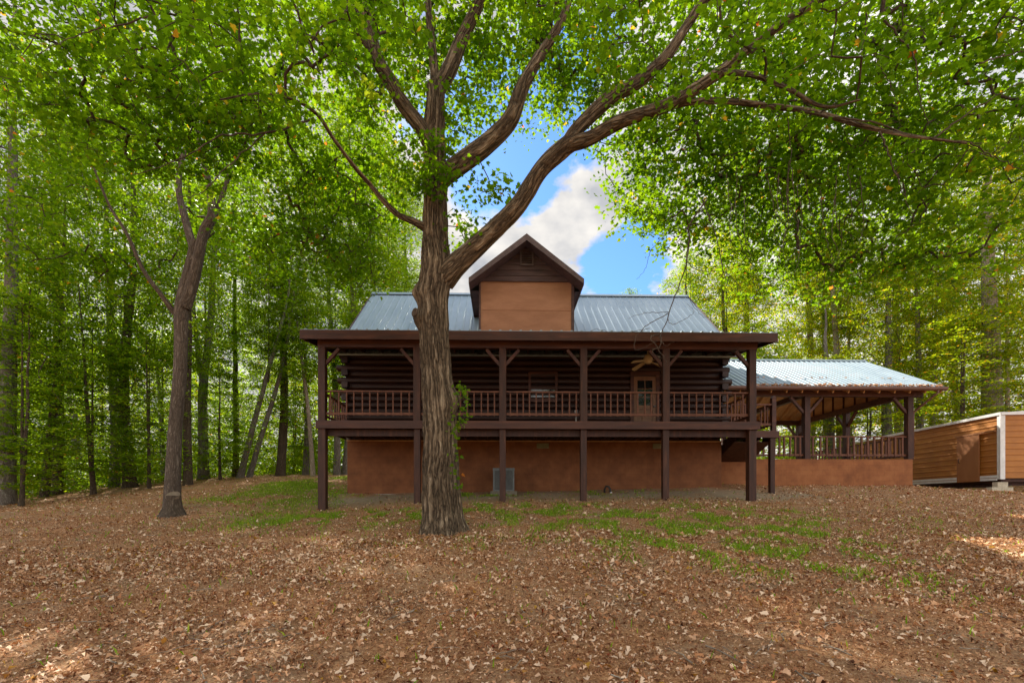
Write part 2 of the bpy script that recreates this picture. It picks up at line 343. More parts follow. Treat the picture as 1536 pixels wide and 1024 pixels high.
def G(x, y):
    """ground height"""
    x = np.atleast_1d(np.asarray(x, float)); y = np.atleast_1d(np.asarray(y, float))
    xc = np.clip(x, -42, 42); yc = np.clip(y, -12, 42)
    out = np.empty(len(xc))
    for i in range(0, len(xc), 20000):
        a, b = xc[i:i + 20000], yc[i:i + 20000]
        r2 = (a[:, None] - CP[None, :, 0]) ** 2 + (b[:, None] - CP[None, :, 1]) ** 2
        out[i:i + 20000] = _tps(r2) @ _w[:_n] + _w[_n] + a * _w[_n + 1] + b * _w[_n + 2]
    out += 0.02 * np.sin(x * 1.9 + 1.3 * np.sin(y * 1.1)) * np.sin(y * 2.3 + 0.7 * np.sin(x * 1.7)) + 0.012 * np.sin(x * 5.3 + y * 2.2) * np.sin(y * 4.7 - x)
    return out
def g1(x, y): return float(G(x, y)[0])
def smoothnoise(x, y, s, seed=0):
    r = np.random.default_rng(seed); out = np.zeros_like(x)
    for k in range(7):
        a = r.uniform(0, 6.28); f = s * r.uniform(0.5, 2.0)
        out += np.sin((x * math.cos(a) + y * math.sin(a)) * f + r.uniform(0, 6.28))
    return out / 7 ** 0.5
def tufts(x, y): return np.clip(1.7 * smoothnoise(x, y, 3.2, 15) + 1.0 * smoothnoise(x, y, 8.0, 16) + 0.25, 0, 1.5)
def grass_mask(x, y):
    """how grassy the lawn is"""
    n = smoothnoise(x, y, 1.6, 3); n2 = smoothnoise(x, y, 5.0, 4)
    def blob(cx, cy, rx, ry): return np.exp(-((x - cx) / rx) ** 2 - ((y - cy) / ry) ** 2)
    b = 1.0 * blob(2.6, 11.0, 3.8, 2.4) + 1.0 * blob(4.0, 8.4, 2.2, 2.0) + 1.5 * blob(-8.0, 18.0, 1.9, 2.6) + 1.1 * blob(-4.0, 12.6, 3.2, 1.3) + 0.6 * blob(1, 16.6, 3.5, 0.6) + 0.9 * blob(-8.6, 22, 1.7, 4)
    b += 0.5 * blob(2.0, 13.0, 3, 0.8)
    return np.clip(b * (0.85 + 0.7 * n + 0.35 * n2), 0, 1.6)
xs = np.unique(np.concatenate([np.linspace(-600, -42, 14), np.linspace(-42, -24, 30), np.arange(-24, 24.01, 0.2), np.linspace(24, 42, 30), np.linspace(42, 600, 14)]))
ys = np.unique(np.concatenate([np.linspace(-600, -12, 12), np.linspace(-12, 1, 24), np.arange(1, 24.01, 0.2), np.linspace(24, 42, 30), np.linspace(42, 700, 16)]))
XX, YY = np.meshgrid(xs, ys)
zz = G(XX.ravel(), YY.ravel())
nx, ny = len(xs), len(ys)
ii = (np.arange(ny - 1)[:, None] * nx + np.arange(nx - 1)[None, :]).ravel()
def soil_mat():
    m, nt, b = mat('leafy_soil')
    c = coords(nt)
    a = N(nt, 'ShaderNodeAttribute', attribute_name='grassy')
    fine = mth(nt, 'ADD', mth(nt, 'MULTIPLY', noise(nt, c, 22, 8, 0.78), 0.6), mth(nt, 'MULTIPLY', noise(nt, c, 75, 4, 0.7), 0.4)); mid = noise(nt, c, 1.3, 6, 0.6)
    soil = ramp(nt, fine, [(0.36, (0.09, 0.036, 0.014)), (0.47, (0.29, 0.132, 0.054)), (0.56, (0.49, 0.262, 0.120)), (0.67, (0.71, 0.47, 0.27))])
    dust = ramp(nt, noise(nt, c, 9, 8, 0.7), [(0.3, (0.22, 0.16, 0.095)), (0.7, (0.45, 0.35, 0.225))])
    m1 = N(nt, 'ShaderNodeMixRGB'); nt.links.new(ramp(nt, mid, [(0.45, (0, 0, 0)), (0.7, (0.55, 0.55, 0.55))]), m1.inputs[0]); nt.links.new(soil, m1.inputs[1]); nt.links.new(dust, m1.inputs[2])
    # bare pale dirt under the deck
    d = N(nt, 'ShaderNodeAttribute', attribute_name='dirt')
    m3 = N(nt, 'ShaderNodeMixRGB'); nt.links.new(d.outputs['Fac'], m3.inputs[0]); nt.links.new(m1.outputs[0], m3.inputs[1]); nt.links.new(dust, m3.inputs[2])
    gr = ramp(nt, fine, [(0.3, (0.09, 0.13, 0.018)), (0.7, (0.22, 0.24, 0.045))])
    m2 = N(nt, 'ShaderNodeMixRGB'); nt.links.new(mth(nt, 'MULTIPLY', a.outputs['Fac'], 0.5, True), m2.inputs[0]); nt.links.new(m3.outputs[0], m2.inputs[1]); nt.links.new(gr, m2.inputs[2])
    nt.links.new(m2.outputs[0], b.inputs['Base Color'])
    b.inputs['Roughness'].default_value = 0.95; b.inputs['Specular IOR Level'].default_value = 0.15
    bump(nt, b, mth(nt, 'ADD', fine, mth(nt, 'MULTIPLY', noise(nt, c, 70, 4, 0.7), 0.4)), 0.9, 0.03)
    return m
fx, fy = XX.ravel(), YY.ravel()
dirt = np.clip(1.25 - np.abs(fy - 16.2) / 1.5, 0, 1) * (fx > -7) * (fx < 10) * np.clip(0.9 + 0.4 * smoothnoise(fx, fy, 2.5, 9), 0, 1)
me = mesh_np('ground', np.stack([fx, fy, zz], 1), np.stack([ii, ii + 1, ii + nx + 1, ii + nx], 1), soil_mat(),
             {'grassy': grass_mask(fx, fy) * np.where(fx > -5.5, np.clip(tufts(fx, fy), 0, 1), 0.8), 'dirt': dirt}, smooth=True)
tag(link('ground', me), kind='structure')

# ------------------------------------------------------------------ house
HOUSE = thing('log_house', 'dark log house with full-width raised porch and pale metal roof', 'house', (HX0, HY0, 0), HTH)
WV = 2.7                                  # depth of the front wall behind the porch posts
UL, UR = HU(521, WV), HU(1082, WV)
BACK, RIDGE_V, RIDGE_Z = 11.7, 7.2, 9.40
DECK = 2.45
def hg(u, v): return g1(*HW(u, v))
# basement
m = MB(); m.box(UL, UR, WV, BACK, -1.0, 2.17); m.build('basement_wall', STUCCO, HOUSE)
m = MB(); m.box(UL - 0.02, UR + 0.02, WV - 0.03, WV + 0.2, 2.171, 2.21); m.build('sill_plate', PALE_WOOD, HOUSE)
m = MB(); m.box(UL - 0.03, UR + 0.03, WV - 0.12, WV - 0.002, -0.6, 0.28); m.build('footing', CONC, HOUSE)
for px in (814, 988):
    u = HU(px, WV); f = MB(); f.box(u - 0.22, u + 0.22, WV - 0.03, WV - 0.002, 1.93, 2.11)
    fo = f.build('vent', proc('vent_metal', [(0.3, (0.16, 0.15, 0.07)), (0.7, (0.26, 0.25, 0.13))], rough=0.6) if px == 814 else bpy.data.materials['vent_metal'], HOUSE)
    l = MB()
    for k in range(5): l.box(u - 0.2, u + 0.2, WV - 0.045, WV - 0.031, 1.945 + k * 0.033, 1.96 + k * 0.033)
    l.build('louvre', bpy.data.materials['vent_metal'], fo)
# log wall
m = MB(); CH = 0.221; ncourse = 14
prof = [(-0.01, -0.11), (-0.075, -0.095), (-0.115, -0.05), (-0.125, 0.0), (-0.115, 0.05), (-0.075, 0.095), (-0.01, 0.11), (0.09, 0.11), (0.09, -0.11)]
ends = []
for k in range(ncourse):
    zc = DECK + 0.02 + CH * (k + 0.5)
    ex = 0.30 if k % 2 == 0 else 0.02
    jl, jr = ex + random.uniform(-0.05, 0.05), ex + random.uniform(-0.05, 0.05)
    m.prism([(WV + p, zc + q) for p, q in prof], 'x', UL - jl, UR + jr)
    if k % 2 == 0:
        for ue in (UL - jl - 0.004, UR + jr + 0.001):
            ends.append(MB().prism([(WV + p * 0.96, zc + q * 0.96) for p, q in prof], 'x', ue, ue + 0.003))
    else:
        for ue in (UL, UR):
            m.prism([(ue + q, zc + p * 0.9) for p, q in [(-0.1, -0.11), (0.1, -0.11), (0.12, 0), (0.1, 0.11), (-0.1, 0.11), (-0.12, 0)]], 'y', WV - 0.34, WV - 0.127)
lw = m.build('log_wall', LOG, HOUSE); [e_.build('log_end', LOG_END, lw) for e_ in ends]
m = MB()
for sgn, ue in ((-1, UL), (1, UR)):
    for k in range(ncourse):
        zc = DECK + 0.02 + CH * (k + 0.5)
        pr = [(ue - sgn * p, zc + q) for p, q in prof]
        m.prism(pr, 'y', WV + 0.095, BACK)
m.box(UL + 0.1, UR - 0.1, BACK - 0.12, BACK, DECK - 0.2, 5.6)
for ue in (UL, UR): m.prism([(WV, 5.55), (BACK, 5.55), (RIDGE_V, RIDGE_Z - 0.12)], 'x', ue - 0.06, ue + 0.06)
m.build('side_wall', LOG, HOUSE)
m = MB(); m.box(UL, UR, WV + 0.09, BACK - 0.13, DECK - 0.24, DECK); m.build('floor', WOOD, HOUSE)
# main roof: corrugated sheets as real ribs
def ribbed_slope(m, u0, u1, v0, z0, v1, z1, pitch=0.3, th=0.06, rib=0.035):
    """sheet from the eave (v0,z0) to the ridge (v1,z1) with raised ribs"""
    L = math.hypot(v1 - v0, z1 - z0); nv, nz = -(z1 - z0) / L * (1 if v1 > v0 else -1), abs(v1 - v0) / L
    n = max(1, int(round((u1 - u0) / pitch))); pitch = (u1 - u0) / n
    pr = [(u0, 0.0)]
    for i in range(n):
        c = u0 + (i + 0.5) * pitch
        pr += [(c - 0.045, 0.0), (c - 0.02, rib), (c + 0.02, rib), (c + 0.045, 0.0)]
    pr += [(u1, 0.0)]
    pr = pr + [(u1, -th), (u0, -th)]
    vs = [(u, v0 + nv * h, z0 + nz * h) for u, h in pr] + [(u, v1 + nv * h, z1 + nz * h) for u, h in pr]
    k = len(pr); fs = []
    for i in range(k): fs.append((i, (i + 1) % k, k + (i + 1) % k, k + i))
    fs.append(tuple(range(k - 1, -1, -1))); fs.append(tuple(range(k, 2 * k)))
    m.add(vs, fs)
RL, RR = HU(527, 4.1) , HU(1076, 4.1)
EV, EZ = 2.2, 5.16
m = MB(); ribbed_slope(m, RL, RR, EV, EZ, RIDGE_V, RIDGE_Z, rib=0.013)
ribbed_slope(m, RL, RR, 2 * RIDGE_V - EV, EZ, RIDGE_V, RIDGE_Z)
rf = m.build('roof', METAL_ROOF, HOUSE)
m = MB(); m.prism([(RIDGE_V - 0.2, RIDGE_Z - 0.09), (RIDGE_V, RIDGE_Z + 0.075), (RIDGE_V + 0.2, RIDGE_Z - 0.09), (RIDGE_V, RIDGE_Z - 0.03)], 'x', RL - 0.02, RR + 0.02)
m.build('ridge_cap', METAL_ROOF, rf)
for u0 in (RL - 0.035, RR + 0.005):
    m = MB()
    for a, b in (((EV, EZ), (RIDGE_V, RIDGE_Z)), ((2 * RIDGE_V - EV, EZ), (RIDGE_V, RIDGE_Z))):
        m.bar((u0 + 0.015, a[0], a[1] - 0.09), (u0 + 0.015, b[0], b[1] - 0.09), 0.03, 0.2)
    m.build('rake_board', TRIM, rf)
pu = HU(1022, 7.2)
m = MB(); m.box(pu - 0.3, pu + 0.35, RIDGE_V + 0.6, RIDGE_V + 1.1, 8.2, RIDGE_Z + 0.33); m.build('chimney', STUCCO, rf)
# porch roof
PV = -0.45
PL, PR = HU(450, PV), HU(1166, PV)
PZ0, PZ1 = 5.07, 5.50
m = MB(); ribbed_slope(m, PL, PR, PV, PZ0, WV - 0.13, PZ1, 0.3, 0.03, 0.03)
pr_ = m.build('porch_roof', METAL_ROOF, HOUSE)
m = MB(); m.box(PL, PR, PV - 0.035, PV, PZ0 - 0.29, PZ0 - 0.025); m.build('fascia_board', WOOD_H, pr_)
for u0, u1 in ((PL - 0.001, PL + 0.04), (PR - 0.04, PR + 0.001)):
    m = MB(); m.prism([(PV + 0.002, PZ0 - 0.28), (PV + 0.002, PZ0 - 0.035), (WV - 0.13, PZ1 - 0.035), (WV - 0.13, PZ1 - 0.28)], 'x', u0, u1)
    m.build('barge_board', WOOD_H, pr_)
m = MB()                                   # ceiling boards with gaps
nb = 16
for k in range(nb):
    a = PV + 0.03 + (WV - 0.17 - PV) * k / nb; b = PV + 0.015 + (WV - 0.17 - PV) * (k + 1) / nb
    zc = PZ0 - 0.06 + (PZ1 - PZ0) * (k + 0.5) / nb
    m.box(PL + 0.045, PR - 0.045, a, b, zc - 0.02, zc)
m.build('porch_ceiling', WOOD_H, pr_)
POSTS = [484, 626, 754, 875, 998, 1127]
m = MB(); m.box(HU(478, 0), HU(1134, 0), -0.09, 0.09, 4.67, 4.93); m.build('porch_beam', WOOD_H, HOUSE)
m = MB()
for k in range(22):
    u = UL + 0.1 + (UR - UL - 0.2) * k / 21
    m.bar((u, PV + 0.05, PZ0 - 0.17), (u, WV - 0.15, PZ1 - 0.17), 0.05, 0.14)
m.build('porch_rafter', WOOD, HOUSE)
pus = [HU(p, 0) for p in POSTS]
for i, u in enumerate(pus):
    m = MB(); m.box(u - 0.108, u + 0.108, -0.108, 0.108, DECK - 0.24, 4.67); po = m.build('porch_post', WOOD, HOUSE, bevel=0.012)
    zb = hg(u, 0) - 0.15
    w = 0.095 if i not in (0, 5) else 0.115
    m = MB(); m.box(u - w, u + w, -w + 0.02, w + 0.02, zb, DECK - 0.24); m.build('lower_post', WOOD, HOUSE, bevel=0.012)
    for s in (-1, 1):
        if (i == 0 and s < 0) or (i == 5 and s > 0): continue
        m = MB(); m.bar((u + s * 0.09, 0, 4.17), (u + s * 0.50, 0, 4.64), 0.09, 0.10, (0, 1, 0)); m.build('knee_brace', WOOD_H, po)
# deck
DL, DR = HU(478, 0) , HU(1134, 0)
m = MB(); nb = 19
for k in range(nb):
    a = -0.13 + (WV + 0.0 - -0.13) * k / nb; b = -0.135 + (WV - -0.13) * (k + 1) / nb
    m.box(DL, DR, a, b, DECK - 0.035, DECK)
EXR, EXV = HU(1166, 1.7), 1.7
for k in range(7):
    m.box(DR + 0.01, EXR, EXV + k * 0.14, EXV + k * 0.14 + 0.134, DECK - 0.035, DECK)
dk = m.build('deck', WOOD_H, HOUSE)
m = MB(); m.box(DL, DR, -0.175, -0.133, DECK - 0.245, DECK - 0.012); m.box(DR + 0.002, EXR, EXV - 0.045, EXV - 0.003, DECK - 0.245, DECK - 0.012)
m.box(DL - 0.04, DL - 0.001, -0.15, WV - 0.12, DECK - 0.245, DECK - 0.012); m.box(EXR + 0.001, EXR + 0.04, EXV - 0.045, EXV + 0.95, DECK - 0.245, DECK - 0.012)
m.box(DR + 0.003, DR + 0.04, -0.175, EXV - 0.05, DECK - 0.245, DECK - 0.012)
m.build('rim_board', WOOD_H, dk)
m = MB()
for k in range(33):
    u = DL + 0.2 + (DR - DL - 0.4) * k / 32
    m.box(u - 0.02, u + 0.02, -0.13, WV - 0.13, DECK - 0.235, DECK - 0.037)
m.box(DL, DR, 0.12, 0.2, DECK - 0.44, DECK - 0.237)
m.build('joist', WOOD, dk)
m = MB(); u = HU(1158, 1.75); m.box(u - 0.08, u + 0.08, 1.70, 1.86, hg(u, 1.75) - 0.15, DECK - 0.245); m.build('lower_post', WOOD, HOUSE, bevel=0.01)
# stairs down to the pavilion
PAVZ = 1.63
m = MB(); nst = 5; v0 = EXV + 0.98; rise = (DECK - PAVZ) / nst
for k in range(nst - 1): m.box(UR + 0.2, EXR - 0.06, v0 + k * 0.28, v0 + k * 0.28 + 0.27, DECK - rise * (k + 1) - 0.04, DECK - rise * (k + 1))
for k in range(nst): m.box(UR + 0.2, EXR - 0.06, v0 + k * 0.28 - 0.022, v0 + k * 0.28 - 0.001, DECK - rise * (k + 1), DECK - rise * k - 0.042)
st = m.build('stairs', WOOD_H, HOUSE)
m = MB()
for u in (UR + 0.16, (UR + EXR) / 2, EXR - 0.03): m.bar((u, EXV + 0.3, DECK - 0.18), (u, v0 + 1.25, PAVZ - 0.08), 0.045, 0.28)
m.build('stringer', WOOD, st)
m = MB(); m.bar(((UR + EXR) / 2, EXV + 0.25, DECK - 0.36), ((UR + EXR) / 2, v0 + 1.2, PAVZ - 0.24), EXR - UR - 0.25, 0.02); m.build('underside_board', WOOD, st)
# railings
def railing(u0, v0, u1, v1, z, h, n, parent, mt=RAILW, bw=0.038, low=0.22):
    rt = MB(); rt.bar((u0, v0, z + h - 0.02), (u1, v1, z + h - 0.02), 0.09, 0.045); ro = rt.build('railing', mt, parent)
    lb = MB(); lb.bar((u0, v0, z + low), (u1, v1, z + low), 0.04, 0.075); lb.build('bottom_rail', mt, ro)
    first = None
    for k in range(n):
        t = (k + 0.6 + random.uniform(-0.08, 0.08)) / (n + 0.2); x, y = u0 + (u1 - u0) * t, v0 + (v1 - v0) * t
        if first is None:
            q = MB(); q.box(-bw / 2, bw / 2, -bw / 2 - 0.004, bw / 2 - 0.004, low - 0.06, h - 0.043)
            first = q.build('baluster', mt, ro); o = first
        else:
            o = first.copy(); COL.objects.link(o); o.parent = ro
        o.location = (x, y, z); o.rotation_euler = (0, 0, math.atan2(v1 - v0, u1 - u0) + random.uniform(-0.05, 0.05))
    return ro
for i in range(5):
    railing(pus[i] + 0.11, 0.0, pus[i + 1] - 0.11, 0.0, DECK, 0.92, 11 if i < 4 else 10, HOUSE)
railing(DL + 0.06, 0.12, DL + 0.06, WV - 0.15, DECK, 0.92, 10, HOUSE)
railing(DR - 0.05, 0.12, DR - 0.05, EXV - 0.05, DECK, 0.92, 7, HOUSE)
nw = HU(1161, EXV)
m = MB(); m.box(nw - 0.07, nw + 0.07, EXV - 0.02, EXV + 0.12, DECK - 0.03, DECK + 1.12); m.prism([(nw - 0.085, DECK + 1.12), (nw + 0.085, DECK + 1.12), (nw, DECK + 1.2)], 'y', EXV - 0.035, EXV + 0.135)
m.build('newel_post', WOOD_H, HOUSE)
railing(DR - 0.04, EXV + 0.05, nw - 0.07, EXV + 0.05, DECK, 0.92, 4, HOUSE)
railing(nw, EXV + 0.12, nw, EXV + 0.95, DECK, 0.92, 4, HOUSE)
# window
def window(pxa, pxb, ya, yb, v, parent, mt):
    u0, u1 = HU(pxa, v), HU(pxb, v); z1, z0 = HZ(ya, (pxa + pxb) / 2, v), HZ(yb, (pxa + pxb) / 2, v)
    f = MB(); w = 0.09; y0, y1 = v - 0.17, v - 0.02
    f.box(u0 - w, u0, y0, y1, z0 - w, z1 + w); f.box(u1, u1 + w, y0, y1, z0 - w, z1 + w)
    f.box(u0, u1, y0 + 0.002, y1, z1, z1 + w); f.box(u0 - 0.02, u1 + 0.02, y0 - 0.05, y1, z0 - w - 0.04, z0 - 0.002)
    zm = (z0 + z1) / 2 - 0.05; f.box(u0, u1, y0 + 0.05, y1, zm - 0.03, zm + 0.03)
    fo = f.build('window', mt, parent)
    p = MB(); p.box(u0, u1, y0 + 0.08, y0 + 0.09, z0, zm - 0.03); p.box(u0, u1, y0 + 0.10, y0 + 0.11, zm + 0.03, z1); p.build('pane', GLASS, fo)
    return fo
window(796, 832, 563, 599, WV, HOUSE, WOOD_H)
# door
d0, d1 = HU(949, WV), HU(982, WV); yb = WV - 0.16
m = MB(); m.box(d0 + 0.005, d0 + 0.13, yb, yb + 0.05, DECK + 0.02, DECK + 2.06); m.box(d1 - 0.13, d1 - 0.005, yb, yb + 0.05, DECK + 0.02, DECK + 2.06)
m.box(d0 + 0.13, d1 - 0.13, yb, yb + 0.05, DECK + 0.02, DECK + 0.2); m.box(d0 + 0.13, d1 - 0.13, yb, yb + 0.05, DECK + 0.88, DECK + 1.02); m.box(d0 + 0.13, d1 - 0.13, yb, yb + 0.05, DECK + 1.92, DECK + 2.06)
m.box(d0 + 0.13, d1 - 0.13, yb + 0.025, yb + 0.045, DECK + 0.2, DECK + 0.88)
m.bar((d0 + 0.14, yb + 0.02, DECK + 0.21), (d1 - 0.14, yb + 0.02, DECK + 0.87), 0.1, 0.02, (0, 1, 0)); m.bar((d1 - 0.14, yb + 0.018, DECK + 0.21), (d0 + 0.14, yb + 0.018, DECK + 0.87), 0.1, 0.02, (0, 1, 0))
do = m.build('door', DOORW, HOUSE)
m = MB(); m.box(d0 + 0.13, d1 - 0.13, yb + 0.02, yb + 0.03, DECK + 1.02, DECK + 1.92); m.build('door_glass', GLASS, do)
m = MB(); m.box((d0 + d1) / 2 - 0.012, (d0 + d1) / 2 + 0.012, yb + 0.005, yb + 0.019, DECK + 1.02, DECK + 1.92)
for k in (1, 2): m.box(d0 + 0.13, d1 - 0.13, yb + 0.006, yb + 0.018, DECK + 1.02 + 0.3 * k - 0.01, DECK + 1.02 + 0.3 * k + 0.01)
m.build('glazing_bar', DOORW, do)
m = MB(); m.tube([(d1 - 0.07, yb, DECK + 0.98), (d1 - 0.07, yb - 0.07, DECK + 0.98)], 0.03, 10); m.build('handle', GALV, do)
m = MB(); m.box(d0 - 0.12, d0, yb - 0.02, yb + 0.14, DECK + 0.001, DECK + 2.1); m.box(d1, d1 + 0.12, yb - 0.02, yb + 0.14, DECK + 0.001, DECK + 2.1); m.box(d0 - 0.12, d1 + 0.12, yb - 0.021, yb + 0.14, DECK + 2.1, DECK + 2.24)
m.build('door_frame', WOOD_H, HOUSE)
# dormer
DV = 2.62
q0, q1 = HU(721, DV), HU(857, DV)
RV = 2.0
pk = HU(790, RV); pz = HZ(350, 790, RV)
el, er = HU(703, RV), HU(876, RV); ez = HZ(417, 790, RV)
ptop = HZ(423, 790, DV)
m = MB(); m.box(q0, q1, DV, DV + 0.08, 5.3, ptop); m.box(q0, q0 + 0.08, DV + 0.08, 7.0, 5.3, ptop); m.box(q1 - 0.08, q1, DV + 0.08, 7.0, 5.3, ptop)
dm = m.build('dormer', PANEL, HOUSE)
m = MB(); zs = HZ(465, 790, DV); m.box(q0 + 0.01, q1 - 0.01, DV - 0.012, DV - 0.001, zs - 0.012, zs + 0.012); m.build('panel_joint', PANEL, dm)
m = MB(); m.box(q0 - 0.06, q0 - 0.002, DV - 0.03, DV + 0.15, 5.3, ptop - 0.01); m.box(q1 + 0.002, q1 + 0.1, DV - 0.03, DV + 0.15, 5.3, ptop - 0.01); m.build('corner_board', GABLE, dm)
m = MB(); sl_ = (pz - ez) / ((er - el) / 2)
zt = ptop; k = 0
while zt < pz - 0.25:
    zt2 = min(zt + 0.2, pz - 0.2)
    hw = (pz - 0.16 - zt) / sl_; hw2 = max((pz - 0.16 - zt2) / sl_, 0.02)
    hw, hw2 = min(hw, (q1 - q0) / 2 + 0.12), min(hw2, (q1 - q0) / 2 + 0.12)
    pm_ = (q0 + q1) / 2
    m.add([(pm_ - hw, DV - 0.075, zt), (pm_ + hw, DV - 0.075, zt), (pm_ + hw2, DV - 0.05, zt2), (pm_ - hw2, DV - 0.05, zt2),
           (pm_ - hw, DV + 0.05, zt), (pm_ + hw, DV + 0.05, zt), (pm_ + hw2, DV + 0.05, zt2), (pm_ - hw2, DV + 0.05, zt2)],
          [(0, 1, 2, 3), (7, 6, 5, 4), (0, 4, 5, 1), (3, 2, 6, 7), (0, 3, 7, 4), (1, 5, 6, 2)])
    zt = zt2
m.build('gable_siding', GABLE, dm)
va, vb, vz0, vz1 = HU(780, DV), HU(800, DV), HZ(400, 790, DV), HZ(376, 790, DV)
m = MB(); m.box(va, va + 0.05, DV - 0.12, DV - 0.07, vz0, vz1); m.box(vb - 0.05, vb, DV - 0.12, DV - 0.07, vz0, vz1); m.box(va + 0.05, vb - 0.05, DV - 0.12, DV - 0.07, vz1 - 0.04, vz1); m.box(va + 0.05, vb - 0.05, DV - 0.12, DV - 0.07, vz0, vz0 + 0.04)
for k in range(7):
    z = vz0 + 0.07 + k * (vz1 - vz0 - 0.12) / 7; m.bar((va + 0.05, DV - 0.095, z), (vb - 0.05, DV - 0.095, z), 0.06, 0.012, (0, -0.6, 0.8))
m.build('gable_vent', TRIM, dm)
m = MB()
for s, eu in ((-1, el), (1, er)):
    m.add([(pk, RV, pz), (eu, RV, ez), (eu, 7.4, ez), (pk, 7.4, pz), (pk, RV, pz - 0.07), (eu, RV, ez - 0.06), (eu, 7.4, ez - 0.06), (pk, 7.4, pz - 0.07)],
          [(0, 1, 2, 3), (4, 7, 6, 5), (0, 4, 5, 1), (1, 5, 6, 2), (2, 6, 7, 3)])
m.build('dormer_roof', METAL_ROOF, dm)
for eu in (el, er):
    m = MB()
    s = -1 if eu < pk else 1
    m.add([(pk, RV - 0.04, pz - 0.02), (eu, RV - 0.04, ez - 0.02), (eu, RV - 0.04, ez - 0.20), (pk, RV - 0.04, pz - 0.25),
           (pk, RV - 0.002, pz - 0.02), (eu, RV - 0.002, ez - 0.02), (eu, RV - 0.002, ez - 0.20), (pk, RV - 0.002, pz - 0.25)],
          [(0, 1, 2, 3), (7, 6, 5, 4), (0, 4, 5, 1), (2, 6, 7, 3), (1, 5, 6, 2)])
    m.box(*sorted((eu, eu - s * 0.03)), RV, 6.2, ez - 0.22, ez - 0.062)
    m.build('rake_board', TRIM, dm)
m = MB()
for eu in (el, er):
    s = -1 if eu < pk else 1
    m.add([(pk, RV, pz - 0.2), (eu - s * 0.03, RV, ez - 0.17), (eu - s * 0.03, DV, ez - 0.17), (pk, DV, pz - 0.2)], [(0, 1, 2, 3)])
    wu = q0 if s < 0 else q1
    m.add([(wu, DV, ez - 0.19), (eu - s * 0.03, DV, ez - 0.19), (eu - s * 0.03, 6.0, ez - 0.19), (wu, 6.0, ez - 0.19)], [(0, 1, 2, 3)])
m.build('soffit', GABLE, dm)

# small things on and under the porch
fx_, fz_ = HU(972, 1.35), HZ(537, 972, 1.35)
FAN = thing('ceiling_fan', 'cream ceiling fan hanging under the porch roof', 'ceiling fan', (*HW(fx_, 1.35), fz_), HTH)
m = MB(); m.lathe((0, 0, -0.02), [(0.02, -0.17), (0.10, -0.15), (0.145, -0.07), (0.15, 0.0), (0.12, 0.06), (0.10, 0.12), (0.03, 0.16)], 20); m.build('motor', CREAM, FAN, smooth=True)
m = MB(); m.tube([(0, 0, 0.13), (0, 0, 5.18 - fz_)], 0.018, 8); m.build('rod', CREAM, FAN)
for k in range(4):
    a = R(28 + 90 * k); c, s = math.cos(a), math.sin(a)
    b = MB(); L = 0.72
    pts = [(0.1, -0.03), (0.22, -0.065), (L - 0.06, -0.085), (L, -0.05), (L, 0.05), (L - 0.06, 0.085), (0.22, 0.065), (0.1, 0.03)]
    n = len(pts)
    def bz(x, y): return -0.10 - 0.25 * (x - 0.1) ** 1.2 * 0.9 + y * 0.25
    vs = [(c * x - s * y, s * x + c * y, bz(x, y)) for x, y in pts] + [(c * x - s * y, s * x + c * y, bz(x, y) - 0.012) for x, y in pts]
    b.add(vs, [tuple(range(n)), tuple(range(2 * n - 1, n - 1, -1))] + [(i, n + i, n + (i + 1) % n, (i + 1) % n) for i in range(n)])
    b.build('blade', CREAM, FAN)
au, av = HU(755.5, 1.95), 1.95; ax, ay = HW(au, av); az = 0.32
AC = thing('air_conditioner', 'grey outdoor air conditioning unit against the basement wall', 'air conditioner', (ax, ay, az), HTH)
m = MB(); m.box(-0.36, 0.36, -0.36, 0.36, 0.04, 0.10); m.box(-0.37, 0.37, -0.37, 0.37, 0.74, 0.82)
for sx in (-1, 1):
    for sy in (-1, 1): m.box(sx * 0.36 - (0.05 if sx > 0 else 0), sx * 0.36 + (0.05 if sx < 0 else 0), sy * 0.36 - (0.05 if sy > 0 else 0), sy * 0.36 + (0.05 if sy < 0 else 0), 0.10, 0.74)
m.build('cabinet', GALV, AC)
m = MB(); m.box(-0.30, 0.30, -0.30, 0.30, 0.10, 0.74); m.build('coil', DARKM, AC)
m = MB()
for k in range(24):
    z = 0.12 + k * 0.026
    m.box(-0.31, 0.31, -0.345, -0.33, z, z + 0.014); m.box(-0.31, 0.31, 0.33, 0.345, z, z + 0.014)
    m.box(-0.345, -0.33, -0.31, 0.31, z, z + 0.014); m.box(0.33, 0.345, -0.31, 0.31, z, z + 0.014)
m.build('louvre', GALV, AC)
m = MB()
for k in range(9):
    a = 0.03 + k * 0.035; m.tube([(a * math.cos(t), a * math.sin(t), 0.83) for t in np.linspace(0, 6.283, 25)], 0.005, 5)
m.build('fan_guard', DARKM, AC)
m = MB(); m.box(-0.45, 0.45, -0.45, 0.45, -0.35, 0.039); m.build('pad', DIRTC, AC)
pu_ = HU(910, 1.9); gx, gy = HW(pu_, 1.9); gz = g1(gx, gy)
DP = thing('drain_pipe', 'short bent drain pipe sticking out of the dirt under the porch', 'drain pipe', (gx, gy, gz), HTH)
m = MB(); m.tube([(-0.05, 0.1, -0.1), (-0.06, 0.05, 0.12), (-0.02, 0, 0.23), (0.06, -0.03, 0.22), (0.11, -0.06, 0.12), (0.13, -0.08, -0.02)], 0.035, 10); m.build('pipe', DARKM, DP, smooth=True)
m = MB(); m.tube([(0.128, -0.078, 0.02), (0.14, -0.085, -0.05)], 0.042, 10); m.build('collar', WHITE, DP)
wx, wy = HW(HU(864, 0.25), 0.25)
LP = thing('post_light', 'small white light standing on the deck beside a porch post', 'light', (wx, wy, DECK), HTH)
